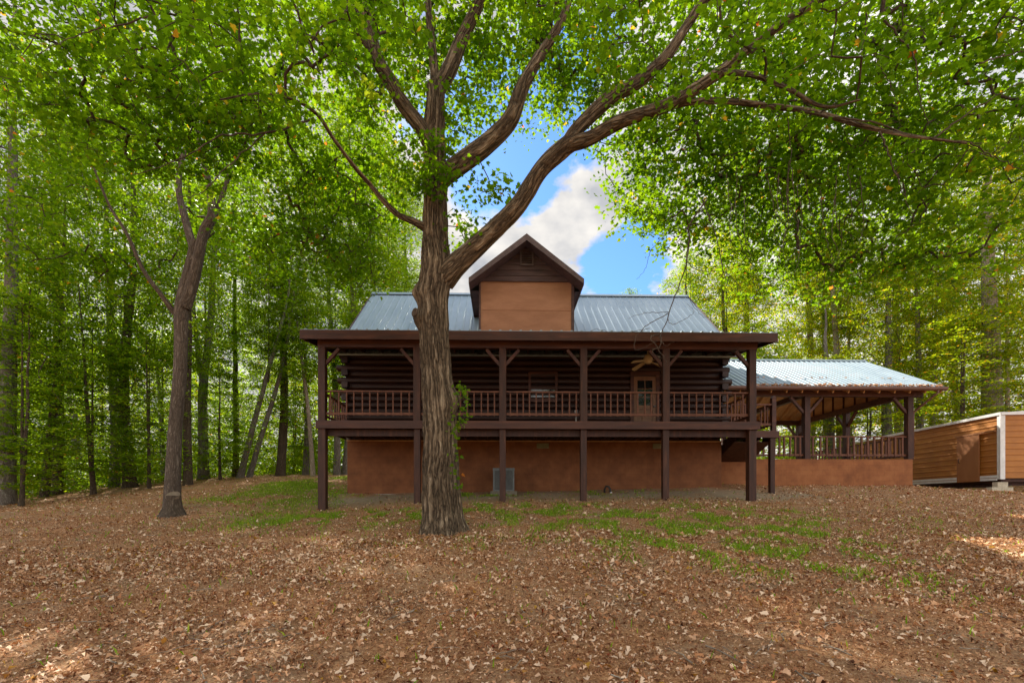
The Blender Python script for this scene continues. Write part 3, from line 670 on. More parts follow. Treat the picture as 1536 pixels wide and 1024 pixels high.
m = MB(); m.lathe((0, 0, 0.0), [(0.035, 0), (0.035, 0.012), (0.014, 0.02), (0.014, 0.30)], 12); m.build('stem', WHITE, LP, smooth=True)
m = MB(); m.lathe((0, 0, 0.30), [(0.03, 0), (0.04, 0.02), (0.04, 0.10), (0.02, 0.13)], 12); m.build('cap', WHITE, LP, smooth=True)

# ------------------------------------------------------------------ pavilion
PAV = thing('pavilion', 'open timber pavilion with pale metal roof on a terracotta base', 'pavilion', (HX0, HY0, 0), HTH)
FV, BV, PRV = 3.5, 10.6, 7.05
PU0, PU1 = UR + 0.14, HU(1369, FV)
m = MB(); m.box(PU0, PU1, FV, FV + 0.25, -0.6, PAVZ - 0.001); m.box(PU1 - 0.25, PU1, FV + 0.25, BV + 0.2, -0.6, PAVZ - 0.001); m.build('base_wall', LIT_STUCCO, PAV)
m = MB(); m.box(PU0, PU1 - 0.251, FV + 0.251, BV + 0.2, PAVZ - 0.2, PAVZ - 0.003); m.build('floor_slab', CONC, PAV)
EVP, EZP = 3.0, 4.30
RZP = HZ(541, 1200, PRV)
PRR = HU(1418, EVP)
PRR2 = (PRR + HU(1297, PRV)) / 2
m = MB(); ribbed_slope(m, UR + 0.14, PRR2, EVP, EZP, PRV, RZP, 0.23, 0.03, 0.03); ribbed_slope(m, UR + 0.14, PRR2, 2 * PRV - EVP, EZP, PRV, RZP, 0.23, 0.03, 0.03)
prf = m.build('roof', METAL_ROOF, PAV)
m = MB(); m.prism([(PRV - 0.18, RZP - 0.05), (PRV, RZP + 0.07), (PRV + 0.18, RZP - 0.05), (PRV, RZP - 0.01)], 'x', UR + 0.14, PRR2 + 0.02); m.build('ridge_cap', METAL_ROOF, prf)
slope = (RZP - EZP) / (PRV - EVP)
m = MB()
for a, b in ((EVP + 0.01, PRV), (2 * PRV - EVP - 0.01, PRV)):
    nb = 22
    for k in range(nb):
        t0, t1 = k / nb, (k + 0.97) / nb
        v_a, v_b = a + (b - a) * t0, a + (b - a) * t1
        za, zb_ = EZP + (RZP - EZP) * t0 - 0.045, EZP + (RZP - EZP) * t1 - 0.045
        m.add([(UR + 0.15, v_a, za), (PRR2 - 0.01, v_a, za), (PRR2 - 0.01, v_b, zb_), (UR + 0.15, v_b, zb_),
               (UR + 0.15, v_a, za - 0.022), (PRR2 - 0.01, v_a, za - 0.022), (PRR2 - 0.01, v_b, zb_ - 0.022), (UR + 0.15, v_b, zb_ - 0.022)],
              [(0, 1, 2, 3), (7, 6, 5, 4), (0, 4, 5, 1), (1, 5, 6, 2), (2, 6, 7, 3), (3, 7, 4, 0)])
m.build('roof_boards', PALE_WOOD, prf)
m0 = None
nr = 15
for k in range(nr):
    u = UR + 0.3 + (PRR2 - 0.1 - UR - 0.3) * k / (nr - 1)
    if m0 is None:
        m = MB()
        for a, b in (((EVP + 0.06), PRV), (2 * PRV - EVP - 0.06, PRV)):
            m.bar((0, a, EZP - 0.15), (0, b, RZP - 0.16), 0.045, 0.16)
        m0 = m.build('rafter', PALE_WOOD, PAV); o = m0
    else:
        o = m0.copy(); COL.objects.link(o); o.parent = PAV
    o.location = (u, 0, 0)
ppx = [HU(1209, FV + 0.15), HU(1363, FV + 0.15)]
PPOS = [(ppx[0], FV + 0.15), (ppx[1], FV + 0.15), (ppx[1], PRV), (ppx[1], BV), (ppx[0], BV), (UR + 0.55, BV)]
BZ = 4.05
for (u, v) in PPOS:
    m = MB(); m.box(u - 0.11, u + 0.11, v - 0.11, v + 0.11, PAVZ - 0.002, BZ); po = m.build('post', WOOD, PAV, bevel=0.01)
    br = []
    if v in (FV + 0.15, BV):
        if u > UR + 1: br.append((-1, 0))
        if u < ppx[1] - 0.1: br.append((1, 0))
    if u == ppx[1]:
        if v < BV: br.append((0, 1))
        if v > FV + 1: br.append((0, -1))
    for du, dv in br:
        m = MB(); m.bar((u + du * 0.1, v + dv * 0.1, BZ - 0.62), (u + du * 0.62, v + dv * 0.62, BZ - 0.03), 0.09, 0.11, (dv, du, 0)); m.build('knee_brace', WOOD_H, po)
m = MB(); m.box(PU0 + 0.02, ppx[1] + 0.5, FV + 0.06, FV + 0.24, BZ, BZ + 0.24); m.build('beam', WOOD_H, PAV)
m = MB(); m.box(PU0 + 0.02, ppx[1] + 0.5, BV - 0.1, BV + 0.1, BZ, BZ + 0.24); m.build('beam', WOOD_H, PAV)
m = MB(); m.box(ppx[1] - 0.1, ppx[1] + 0.1, FV + 0.243, BV - 0.103, BZ, BZ + 0.24); m.build('tie_beam', WOOD_H, PAV)
m = MB(); m.box(ppx[0] - 0.09, ppx[0] + 0.09, FV + 0.243, BV - 0.103, BZ + 0.001, BZ + 0.2); m.build('tie_beam', WOOD_H, PAV)
m = MB()                                    # boarded gable end over the tie beam
gu = ppx[1]
m.prism([(FV + 0.4, BZ + 0.243), (BV - 0.3, BZ + 0.243), (PRV, RZP - 0.28)], 'x', gu + 0.03, gu + 0.06)
gp = m.build('gable_panel', PALE_WOOD, PAV)
m = MB()
for k in range(9):
    v = FV + 0.9 + k * (BV - FV - 1.4) / 8
    zt = EZP + slope * (min(v, 2 * PRV - v) - EVP) - 0.25
    m.box(gu - 0.02, gu + 0.028, v - 0.025, v + 0.025, BZ + 0.244, max(zt, BZ + 0.3))
m.build('stud', WOOD_H, gp)
# gutter and downspout
m = MB()
gpts = [(EVP - 0.13, EZP - 0.02), (EVP - 0.125, EZP - 0.10), (EVP - 0.08, EZP - 0.15), (EVP - 0.02, EZP - 0.15), (EVP - 0.005, EZP - 0.02), (EVP - 0.015, EZP - 0.02), (EVP - 0.03, EZP - 0.138), (EVP - 0.075, EZP - 0.138), (EVP - 0.113, EZP - 0.095), (EVP - 0.118, EZP - 0.02)]
m.prism(gpts, 'x', UR + 0.2, PRR2); go = m.build('gutter', GUTTER, PAV)
m = MB(); du_ = PRR2 - 0.35
m.tube([(du_, EVP - 0.07, EZP - 0.14), (du_, EVP - 0.07, EZP - 0.24), (du_ - 0.08, EVP, EZP - 0.32), (ppx[1] + 0.17, FV + 0.1, EZP - 0.82), (ppx[1] + 0.15, FV + 0.12, EZP - 0.95), (ppx[1] + 0.15, FV + 0.12, PAVZ + 0.1)], 0.04, 8)
m.build('downspout', GUTTER, PAV, smooth=True)
railing(UR + 1.35, FV + 0.15, ppx[0] - 0.11, FV + 0.15, PAVZ, 0.9, 11, PAV, bw=0.06, low=0.17)
railing(ppx[0] + 0.11, FV + 0.15, ppx[1] - 0.11, FV + 0.15, PAVZ, 0.9, 14, PAV, bw=0.06, low=0.17)
railing(ppx[1], FV + 0.26, ppx[1], PRV - 0.11, PAVZ, 0.9, 14, PAV, bw=0.06, low=0.17)
railing(ppx[1], PRV + 0.11, ppx[1], BV - 0.11, PAVZ, 0.9, 14, PAV, bw=0.06, low=0.17)
# swing hanger
hx, hy = HW(HU(1338, 5.2), 5.2)
SW = thing('swing_hanger', 'thin black hanging bar under the pavilion beam', 'hanger', (hx, hy, 0), HTH)
m = MB(); m.tube([(-0.25, 0, BZ + 0.01), (-0.25, 0, 3.68), (0.30, 0.1, 3.80), (0.30, 0.1, BZ + 0.01)], 0.014, 6); m.build('bar', DARKM, SW)

# ------------------------------------------------------------------ shed
SH = thing('storage_shed', 'long brown metal storage shed with white corner trim on block piers', 'shed', (18.3, 18.1, 0), -0.0977)
SZ0, SZ1, SLN, SWD = 0.86, 3.33, 9.0, 2.6
def corrug(m, along, a0, a1, z0, z1, off, outward):
    """horizontal shed siding: stepped lap courses; along 'y' (long side) or 'x' (end)"""
    n = int((z1 - z0) / 0.205); h = (z1 - z0) / n
    pr = [(0.05, z0)]
    for k in range(n):
        z = z0 + k * h
        pr += [(-0.022, z), (-0.022, z + 0.035), (0.0, z + 0.055), (0.0, z + h - 0.012)]
    pr += [(0.0, z1), (0.05, z1)]
    m.prism([(off + outward * p, z) for p, z in pr], 'y' if along == 'y' else 'x', a0, a1)
m = MB(); corrug(m, 'y', 0.02, SLN, SZ0 + 0.02, SZ1 - 0.04, 0.03, 1); sw1 = m.build('long_wall', SHED, SH)
m = MB(); corrug(m, 'x', 0.02, SWD, SZ0 + 0.02, SZ1 - 0.04, 0.03, 1); m.build('end_wall', SHED, SH)
m = MB(); m.box(SWD - 0.05, SWD, 0.1, SLN, SZ0, SZ1 - 0.05); m.box(0.1, SWD - 0.06, SLN - 0.05, SLN, SZ0, SZ1 - 0.05); m.build('back_wall', SHED, SH)
m = MB(); m.box(0.1, SWD - 0.06, 0.1, SLN - 0.06, SZ0 - 0.12, SZ0 + 0.01); m.build('floor', WOOD, SH)
m = MB(); m.prism([(-0.03, SZ1), (SWD / 2, SZ1 + 0.08), (SWD + 0.03, SZ1), (SWD + 0.03, SZ1 - 0.03), (-0.03, SZ1 - 0.03)], 'y', -0.04, SLN + 0.03)
ro = m.build('roof', WHITE, SH)
m = MB(); m.box(-0.05, -0.032, -0.05, SLN, SZ1 - 0.09, SZ1 + 0.015); m.box(-0.03, SWD, -0.06, -0.042, SZ1 - 0.09, SZ1 + 0.015); m.build('roof_trim', WHITE, ro)
m = MB(); m.box(-0.02, 0.14, -0.02, -0.003, SZ0 - 0.02, SZ1 - 0.092); m.box(-0.02, -0.003, -0.002, 0.13, SZ0 - 0.02, SZ1 - 0.092); m.box(-0.055, -0.021, -0.055, -0.021, SZ0 - 0.02, SZ1 - 0.092); m.build('corner_trim', WHITE, SH)
m = MB()
for z in (SZ0 - 0.06, SZ0 + 0.05): m.box(-0.03, -0.004, 0.14, 0.86, z, z + 0.09); m.box(-0.03, -0.004, 1.93, SLN, z, z + 0.09)
m.build('skirt_rail', WHITE, SH)
m = MB(); m.box(-0.07, -0.035, 0.86, 1.92, SZ0 - 0.07, SZ0 + 1.78); dd = m.build('door', SHED_DOOR, SH, bevel=0.006)
m = MB(); m.box(-0.085, -0.036, 0.15, 2.0, SZ0 + 1.785, SZ0 + 1.85); m.build('door_track', SHED_DOOR, SH)
m = MB(); m.tube([(-0.072, 1.78, SZ0 + 0.72), (-0.11, 1.78, SZ0 + 0.74), (-0.11, 1.78, SZ0 + 0.88), (-0.072, 1.78, SZ0 + 0.9)], 0.012, 6); m.build('handle', DARKM, dd)
m = MB()
for y in (0.4, 3.0, 6.0, 8.6): m.box(0.05, SWD - 0.1, y - 0.07, y + 0.07, SZ0 - 0.25, SZ0 - 0.121)
m.build('skid', WOOD, SH)
def cblock(label, cx, cy, z, rz, top):
    b = MB(); b.box(-0.2, 0.2, -0.1, -0.07, 0, 0.19); b.box(-0.2, 0.2, 0.07, 0.1, 0, 0.19)
    for x in (-0.2, -0.015, 0.17): b.box(x, x + 0.03, -0.069, 0.069, 0, 0.19)
    o = b.build('concrete_block', BLOCK, None); o.location = (cx, cy, z); o.rotation_euler = (0, 0, rz)
    tag(o, label, 'concrete block', 'concrete blocks under the shed corner')
gz = g1(18.4, 18.25)
cblock('pale concrete block on the ground below the white corner trim of the shed', 18.20, 18.25, gz - 0.02, 0.1, 0)
cblock('lower concrete block on the ground at the end-wall side of the shed corner', 18.63, 18.26, gz - 0.02, -0.06, 0)
cblock('upper concrete block wedged directly under the shed corner', 18.45, 18.27, gz + 0.172, 0.03, 1)

# ------------------------------------------------------------------ wood and leaves
def catmull(P, n):
    P = np.asarray(P, float); k = len(P)
    if k == 2: return P[0] + (P[1] - P[0]) * np.linspace(0, 1, n)[:, None]
    ext = np.vstack([2 * P[0] - P[1], P, 2 * P[-1] - P[-2]])
    t = np.linspace(0, k - 1 - 1e-6, n); i = t.astype(int); f = (t - i)[:, None]
    p0, p1, p2, p3 = ext[i], ext[i + 1], ext[i + 2], ext[i + 3]
    return 0.5 * (2 * p1 + (p2 - p0) * f + (2 * p0 - 5 * p1 + 4 * p2 - p3) * f ** 2 + (3 * p1 - p0 - 3 * p2 + p3) * f ** 3)
class Wood:
    def __init__(s): s.v = []; s.f = []; s.b = []; s.n = 0
    def tube(s, pts, rad, seg=8, flare=None, bulges=(), rough=0.0, lobes=0.0):
        pts = np.asarray(pts, float); n = len(pts); rad = np.asarray(rad, float)
        d = np.gradient(pts, axis=0); d /= np.linalg.norm(d, axis=1)[:, None] + 1e-9
        f = np.zeros((n, 3)); ref = np.array((1.0, 0, 0)) if abs(d[0][0]) < 0.9 else np.array((0, 1.0, 0))
        fr = ref - d[0] * ref.dot(d[0]); fr /= np.linalg.norm(fr)
        for i in range(n):
            fr = fr - d[i] * fr.dot(d[i]); fr /= np.linalg.norm(fr) + 1e-9; f[i] = fr
        g = np.cross(d, f)
        a = np.linspace(0, 2 * np.pi, seg, endpoint=False)
        L = np.concatenate([[0], np.cumsum(np.linalg.norm(np.diff(pts, axis=0), axis=1))])
        rr = np.repeat(rad[:, None], seg, 1)
        if flare is not None: rr = rr * (1 + flare[0] * np.exp(-L[:, None] / flare[1]) * (1 + 0.35 * np.sin(5 * a + 1)[None] + 0.25 * np.sin(3 * a + 0.4)[None]))
        if lobes: rr = rr * (1 + lobes * (np.sin(3 * a[None] + 0.5 * L[:, None]) * 0.5 + np.sin(5 * a[None] - 0.9 * L[:, None] + 1) * 0.4 + np.sin(2 * a[None] + 1.3 * L[:, None]) * 0.4))
        if rough:
            ph = 2.2 * np.sin(L * 2.1)[:, None] + 1.3 * np.sin(L * 5.3 + 1)[:, None]
            rg = np.abs(np.sin(13 * a[None] + ph)) * 0.6 + np.abs(np.sin(21 * a[None] - 0.8 * ph + 3.1 * np.sin(L * 1.3)[:, None])) * 0.4
            rr = rr + rough * (rg - 0.5) * (0.7 + 0.3 * np.sin(L * 9)[:, None])
        nrm_ = f[:, None, :] * np.cos(a)[None, :, None] + g[:, None, :] * np.sin(a)[None, :, None]
        v = pts[:, None, :] + nrm_ * rr[:, :, None]
        for c, r, h in bulges:
            w = np.exp(-((v - np.asarray(c)) ** 2).sum(-1) / (r * r)); v = v + nrm_ * (w * h)[:, :, None]
        bk = np.stack([np.cos(a)[None] * rr, np.sin(a)[None] * rr, np.repeat(L[:, None], seg, 1)], -1) + np.random.default_rng(s.n + 1).uniform(0, 5, 3)
        i, j = np.meshgrid(np.arange(n - 1), np.arange(seg), indexing='ij'); j2 = (j + 1) % seg
        s.f.append(np.stack([i * seg + j, i * seg + j2, (i + 1) * seg + j2, (i + 1) * seg + j], -1).reshape(-1, 4) + s.n)
        s.v.append(v.reshape(-1, 3)); s.b.append(bk.reshape(-1, 3)); s.n += n * seg
    def data(s, name, m): return mesh_np(name, np.vstack(s.v), np.vstack(s.f), m, {'bark_co': np.vstack(s.b)}, smooth=True)
    def build(s, name, m, parent=None): return link(name, s.data(name, m), parent)

MAPLE_LEAF = np.array([(0, 0), (0.20, -0.02), (0.42, 0.16), (0.26, 0.30), (0.52, 0.52), (0.30, 0.54), (0.20, 0.62), (0, 1.02),
                       (-0.20, 0.62), (-0.30, 0.54), (-0.52, 0.52), (-0.26, 0.30), (-0.42, 0.16), (-0.20, -0.02)]) * np.array([1.0, 1.0])
OVAL_LEAF = np.array([(0, 0), (0.24, 0.28), (0.23, 0.62), (0, 1.0), (-0.23, 0.62), (-0.24, 0.28)])
NEEDLE = np.array([(0, 0), (0.05, 0.5), (0, 1.0), (-0.05, 0.5)])
CURL_LEAF = np.array([(0, -0.5), (0.15, -0.22), (0.17, 0.1), (0, 0.5), (-0.17, 0.1), (-0.15, -0.22)])
DRY_LEAF = np.array([(0, -0.5), (0.26, -0.28), (0.20, -0.05), (0.36, 0.16), (0.12, 0.24), (0, 0.5), (-0.14, 0.22), (-0.36, 0.14), (-0.20, -0.08), (-0.26, -0.26)])
def leaves(name, P, size, mt, tmpl=OVAL_LEAF, tilt=0.55, droop=0.35, curl=0.18, tint=None, r=rng, nz=None, smooth=False, ragged=0.0):
    """one flat-ish leaf per point"""
    n = len(P); k = len(tmpl)
    size = np.broadcast_to(size, (n,))
    nv = np.stack([r.normal(0, tilt, n), r.normal(0, tilt, n), np.ones(n)], 1) if nz is None else nz + r.normal(0, tilt, (n, 3))
    nv /= np.linalg.norm(nv, axis=1)[:, None]
    a = r.uniform(0, 2 * np.pi, n)
    d = np.stack([np.cos(a), np.sin(a), -np.abs(r.normal(0, droop, n))], 1)
    d -= nv * (d * nv).sum(1)[:, None]; d /= np.linalg.norm(d, axis=1)[:, None]
    x = np.cross(d, nv)
    cu = r.normal(1, 0.6, n) * curl
    tx = tmpl[None, :, 0] * r.uniform(1 - ragged * 1.6, 1 + ragged * 0.6, (n, 1)) + r.normal(0, ragged * 0.22, (n, k)); ty = tmpl[None, :, 1] + r.normal(0, ragged * 0.22, (n, k))
    h = np.abs(tx) * cu[:, None] - (ty ** 2) * (cu * 0.6)[:, None] + r.normal(0, ragged * 0.15, (n, k))
    v = P[:, None, :] + size[:, None, None] * (x[:, None, :] * tx[:, :, None] + d[:, None, :] * ty[:, :, None] + nv[:, None, :] * h[:, :, None])
    if tint is None: tint = np.clip(r.normal(0.45, 0.22, n), 0, 0.96); q = r.random(n); tint[q > 0.988] = r.uniform(0.965, 1, (q > 0.988).sum())
    f = np.arange(n * k).reshape(n, k)
    return mesh_np(name, v.reshape(-1, 3), f, mt, {'tint': np.repeat(tint, k)}, smooth=smooth)

def grow(skel, attr, step=0.28, r=rng, sag=0.12, tip=0.0035, expo=0.42):
    """connect attractor points to the skeleton, nearest first; returns chains [(pts, radii)] and tip directions"""
    skel = np.asarray(skel, float); A = np.asarray(attr, float)
    nodes = list(skel); parent = [-1] * len(nodes)
    nodes_np = np.zeros((len(nodes) + len(A) * 14, 3)); nodes_np[:len(nodes)] = skel; cnt = len(nodes)
    best = np.full(len(A), np.inf); bi = np.zeros(len(A), int)
    for s0 in range(0, len(A), 400):
        dd = ((A[s0:s0 + 400, None] - skel[None]) ** 2).sum(-1); bi[s0:s0 + 400] = dd.argmin(1); best[s0:s0 + 400] = dd.min(1)
    left = np.ones(len(A), bool); chains = []; par = np.full(len(nodes_np), -1); dirs = np.zeros((len(A), 3))
    for _ in range(len(A)):
        cand = np.where(left, best, np.inf); k = int(cand.argmin()); left[k] = False
        s = nodes_np[bi[k]]; e = A[k]; L = np.linalg.norm(e - s); m = int(min(12, max(2, L / step)))
        t = np.linspace(0, 1, m + 1)[1:]
        off = r.normal(0, 0.07 * L, 3); off[2] += sag * L
        p = s + (e - s) * t[:, None] + off * (np.sin(np.pi * t) * 0.8)[:, None]
        ids = np.arange(cnt, cnt + m); nodes_np[cnt:cnt + m] = p; par[cnt] = bi[k]; par[cnt + 1:cnt + m] = ids[:-1]
        chains.append((bi[k], ids)); cnt += m
        dirs[k] = (e - (p[-2] if m > 1 else s)); dirs[k] /= np.linalg.norm(dirs[k]) + 1e-9
        nd = ((A[:, None] - p[None]) ** 2).sum(-1) * 1.15; mi = nd.argmin(1); mv = nd.min(1)
        up = mv < best; best[up] = mv[up]; bi[up] = ids[mi[up]]
    w = np.zeros(cnt)
    for st_, ids in chains: w[ids[-1]] += 1
    for i in range(cnt - 1, len(skel) - 1, -1):
        if par[i] >= 0: w[par[i]] += w[i]
    out = []
    for st_, ids in chains:
        idx = np.concatenate([[st_], ids]); rd = np.minimum(tip * np.maximum(w[idx], 1) ** expo, 0.034); rd[0] = rd[1]
        out.append((nodes_np[idx], rd))
    return out, dirs
def spray(A, dirs, n, rad, flat=0.28, r=rng):
    """leaf positions in flattened sprays round the tips"""
    k = len(A); q = r.normal(0, 1, (k, n, 3)); q /= np.linalg.norm(q, axis=2)[..., None] + 1e-9
    q *= (r.random((k, n, 1)) ** 0.5) * np.broadcast_to(rad, (k,))[:, None, None]; q[..., 2] *= flat
    q[..., 2] -= 0.25 * (q[..., 0] ** 2 + q[..., 1] ** 2) / (np.broadcast_to(rad, (k,))[:, None] + 1e-6)
    return (A[:, None] + dirs[:, None] * (0.25 * np.broadcast_to(rad, (k,))[:, None, None]) + q).reshape(-1, 3)

# ------------------------------------------------------------------ the big maple
MX, MY = -1.385, 9.55
MAPLE = thing('maple_tree', 'big spreading maple with furrowed trunk standing before the porch', 'tree')
def px_line(pts, n):                       # (px, py, distance, width px) -> smooth centre line and radii
    P = np.array([W(a, b, Y) for a, b, Y, w in pts]); rd = np.array([w * 0.46 / FPX * Y for a, b, Y, w in pts])
    C = catmull(np.hstack([P, rd[:, None]]), n); return C[:, :3], np.maximum(C[:, 3], 0.004)
zb = g1(MX, MY)
tr = Wood()
C, rd = px_line([(664, 812, 9.55, 62), (663, 780, 9.55, 60), (661, 720, 9.55, 57), (660, 650, 9.56, 52), (656, 580, 9.58, 49), (652, 520, 9.6, 46), (650, 470, 9.62, 46), (651, 430, 9.64, 45), (653, 390, 9.66, 42),
                 (653, 330, 9.7, 37), (653, 270, 9.72, 35), (652, 200, 9.75, 31), (654, 130, 9.8, 27)], 240)
tr.tube(C, rd, 160, flare=(0.55, 0.30), bulges=[(W(628, 440, 9.55), 0.16, 0.13), (W(627, 478, 9.5), 0.14, 0.10), (W(686, 598, 9.5), 0.17, 0.16), (W(676, 608, 9.35), 0.2, 0.09), (W(668, 405, 9.6), 0.3, 0.08)], rough=0.06, lobes=0.025)
tr.build('trunk', BARK_MAPLE, MAPLE)
m = MB(); kc = W(626, 473, 9.4); m.lathe((0, 0, 0), [(0.075, -0.03), (0.09, 0.0), (0.075, 0.02), (0.05, 0.005), (0.03, -0.02)], 18)
kn = m.build('knot', BARK_DARK, MAPLE, smooth=True); kn.location = (kc[0] - 0.02, kc[1] - 0.16, kc[2]); kn.rotation_euler = (R(80), 0, R(-45))
LIMBS = {
 'right_low': [(664, 418, 9.66, 42), (682, 399, 9.55, 36), (714, 370, 9.4, 30), (748, 338, 9.2, 28), (778, 307, 9.05, 27), (812, 254, 8.9, 26), (846, 222, 8.8, 28), (868, 206, 8.72, 26)],
 'right_up': [(850, 216, 8.75, 20), (868, 191, 8.7, 21), (915, 147, 8.6, 21), (958, 122, 8.5, 19), (1000, 84, 8.45, 17), (1032, 36, 8.4, 14), (1062, -4, 8.3, 12), (1130, -66, 8.1, 9), (1230, -130, 7.9, 5)],
 'right_mid': [(852, 218, 8.75, 20), (884, 208, 8.6, 21), (932, 182, 8.45, 20), (1000, 158, 8.2, 18), (1075, 112, 8.0, 16), (1130, 68, 7.8, 13), (1190, 25, 7.6, 11), (1250, -10, 7.4, 8), (1330, -50, 7.2, 4)],
 'right_far': [(985, 168, 8.3, 12), (1030, 154, 8.2, 10), (1090, 152, 8.0, 9), (1150, 159, 7.8, 8.5), (1220, 168, 7.6, 8), (1290, 188, 7.4, 7), (1360, 203, 7.2, 5), (1450, 215, 7.0, 3)],
 'right_side': [(1085, 108, 7.95, 9), (1130, 113, 7.6, 8), (1180, 132, 7.3, 7), (1235, 160, 7.1, 5), (1290, 150, 6.9, 3)],
 'centre_right': [(660, 268, 9.72, 30), (690, 246, 9.6, 30), (730, 216, 9.5, 28), (765, 180, 9.4, 26), (782, 135, 9.35, 22), (806, 90, 9.3, 17), (838, 40, 9.2, 13), (858, -10, 9.1, 9), (890, -80, 9.0, 4)],
 'top_right': [(655, 135, 9.8, 24), (672, 108, 9.75, 24), (692, 60, 9.7, 20), (716, 10, 9.6, 17), (742, -50, 9.5, 12), (770, -130, 9.4, 5)],
 'top_left': [(654, 138, 9.8, 16), (650, 90, 9.85, 14), (645, 40, 9.9, 12), (640, -20, 9.95, 9), (630, -110, 10, 4)],
 'left_up': [(650, 226, 9.74, 24), (630, 190, 9.6, 23), (604, 156, 9.5, 21), (585, 122, 9.4, 21), (566, 90, 9.3, 20), (555, 45, 9.2, 18), (542, -5, 9.1, 14), (520, -80, 9.0, 6)],
 'left_fork': [(562, 92, 9.3, 8), (545, 62, 9.1, 8), (525, 30, 8.9, 7), (500, -10, 8.7, 4)],
 'left_low': [(643, 345, 9.68, 14), (622, 333, 9.5, 11), (597, 322, 9.3, 9), (574, 300, 9.1, 8), (556, 278, 8.95, 7), (538, 258, 8.8, 7), (520, 235, 8.6, 6), (498, 205, 8.4, 6), (476, 172, 8.2, 5.5), (440, 150, 7.8, 4), (390, 140, 7.3, 3), (330, 150, 6.8, 2)],
}
skel = [C[150:]]
for nm, pts in LIMBS.items():
    wd = Wood(); L_, r_ = px_line(pts, 70 if 'low' in nm or pts[0][3] > 20 else 40)
    big = pts[0][3] > 18
    wd.tube(L_, r_, 40 if big else 14, rough=0.018 if big else 0.004, lobes=0.04)
    wd.build('limb', BARK_MAPLE, MAPLE)
    skel.append(L_[6:] if nm != 'right_low' else L_[50:])
skel = np.vstack(skel)
# foliage masses of the crown: (px, py, distance, half-width px, half-height px, half-depth m, sprays)
CROWN = [(430, 100, 9.6, 220, 150, 2.0, 330), (170, 90, 8.6, 240, 140, 2.0, 300), (520, 300, 11.6, 100, 85, 1.4, 120), (440, 320, 11.4, 125, 100, 1.6, 130), (215, 170, 9.4, 200, 70, 1.5, 110), (610, 120, 11.6, 120, 110, 1.4, 150),
         (640, 20, 10.8, 240, 90, 2.0, 240), (800, 60, 10.8, 150, 90, 2.0, 240), (1010, 50, 10.8, 240, 100, 2.4, 400), (960, 165, 11.0, 85, 55, 1.4, 85), (1120, 190, 11.0, 160, 120, 2.2, 250), (1000, 250, 11.6, 95, 80, 1.6, 140),
         (1290, 110, 9.6, 250, 160, 2.6, 440), (1440, 110, 8.8, 200, 160, 2.4, 300), (1250, 290, 10.8, 210, 95, 2.0, 230), (1110, 310, 11.4, 120, 80, 1.6, 105), (960, 315, 10.2, 34, 30, 0.6, 14), (1020, 345, 10.6, 50, 40, 0.8, 26),
         (1430, 290, 8.6, 160, 90, 1.6, 120), (1220, 400, 11.0, 150, 60, 1.4, 90), (1370, 390, 9.6, 150, 60, 1.2, 70), (730, 282, 9.5, 26, 12, 0.35, 9), (693, 345, 9.5, 18, 24, 0.35, 9), (640, 262, 9.25, 30, 34, 0.3, 18), (660, 215, 9.3, 24, 24, 0.25, 8), (700, 175, 10.1, 45, 45, 0.6, 22), (612, 245, 9.9, 40, 40, 0.6, 20),
         (1180, 30, 6.8, 300, 120, 1.3, 80), (350, 20, 6.6, 320, 110, 1.3, 100), (700, -60, 7.4, 300, 80, 1.3, 80), (480, 400, 11.6, 110, 50, 1.2, 70)]
att = []
for px, py, Y, hw, hh, hd, n in CROWN:
    q = rng.normal(0, 1, (n, 3)); q /= np.linalg.norm(q, axis=1)[:, None]; q *= (rng.random((n, 1)) ** (1 / 2.6))
    Yk = Y + q[:, 1] * hd
    c = W(px, py, Y)
    att.append(np.stack([c[0] + q[:, 0] * hw / FPX * Y, Yk, c[2] + q[:, 2] * hh / FPX * Y], 1))
att = np.vstack(att)
ch, dirs = grow(skel, att, 0.3, sag=0.10, tip=0.0042, expo=0.41)
tw = Wood()
for p, r_ in ch: tw.tube(p, r_, 5 if r_[0] > 0.006 else 4)
tw.build('twigs', BARK_DARK, MAPLE)
P = spray(att, dirs, 22, rng.uniform(0.26, 0.62, len(att)), 0.30)
def spray_tint(k, n, base=0.42, spread=0.17, own=0.12, r=rng):
    t = np.clip(np.repeat(r.normal(base, spread, k), n) + r.normal(0, own, k * n), 0, 0.955); q = r.random(k * n); t[q > 0.99] = r.uniform(0.965, 1, (q > 0.99).sum()); return t
me = leaves('crown', P, np.repeat(rng.uniform(0.068, 0.118, len(att)), 22) * rng.uniform(0.75, 1.2, len(P)), LEAF_MAPLE, MAPLE_LEAF, tilt=0.62, droop=0.55, curl=0.22, tint=spray_tint(len(att), 22))
link('crown', me, MAPLE)
# bare drooping twigs that hang before the porch roof
hw_ = Wood()
def hang(pts, w0, w1):
    P_ = np.array([W(a, b, Y) for a, b, Y in pts]); Cc = catmull(P_, 26); Cc += rng.normal(0, 0.008, Cc.shape); hw_.tube(Cc, np.linspace(w0, w1, 26), 5)
hang([(1060, 300, 8.6), (1035, 335, 8.6), (1033, 370, 8.6), (1025, 410, 8.6), (1010, 450, 8.6), (1000, 480, 8.6), (990, 505, 8.6)], 0.016, 0.007)
hang([(1033, 360, 8.6), (1030, 385, 8.55), (1045, 405, 8.5), (1085, 408, 8.45), (1110, 430, 8.4), (1125, 465, 8.4)], 0.010, 0.003)
hang([(1055, 300, 8.6), (1075, 360, 8.5), (1090, 420, 8.5), (1112, 450, 8.5)], 0.011, 0.003)
hang([(1003, 470, 8.6), (975, 485, 8.5), (955, 505, 8.5), (955, 525, 8.5), (985, 512, 8.5)], 0.008, 0.003)
hang([(1003, 468, 8.6), (965, 470, 8.5), (942, 478, 8.45)], 0.006, 0.002)
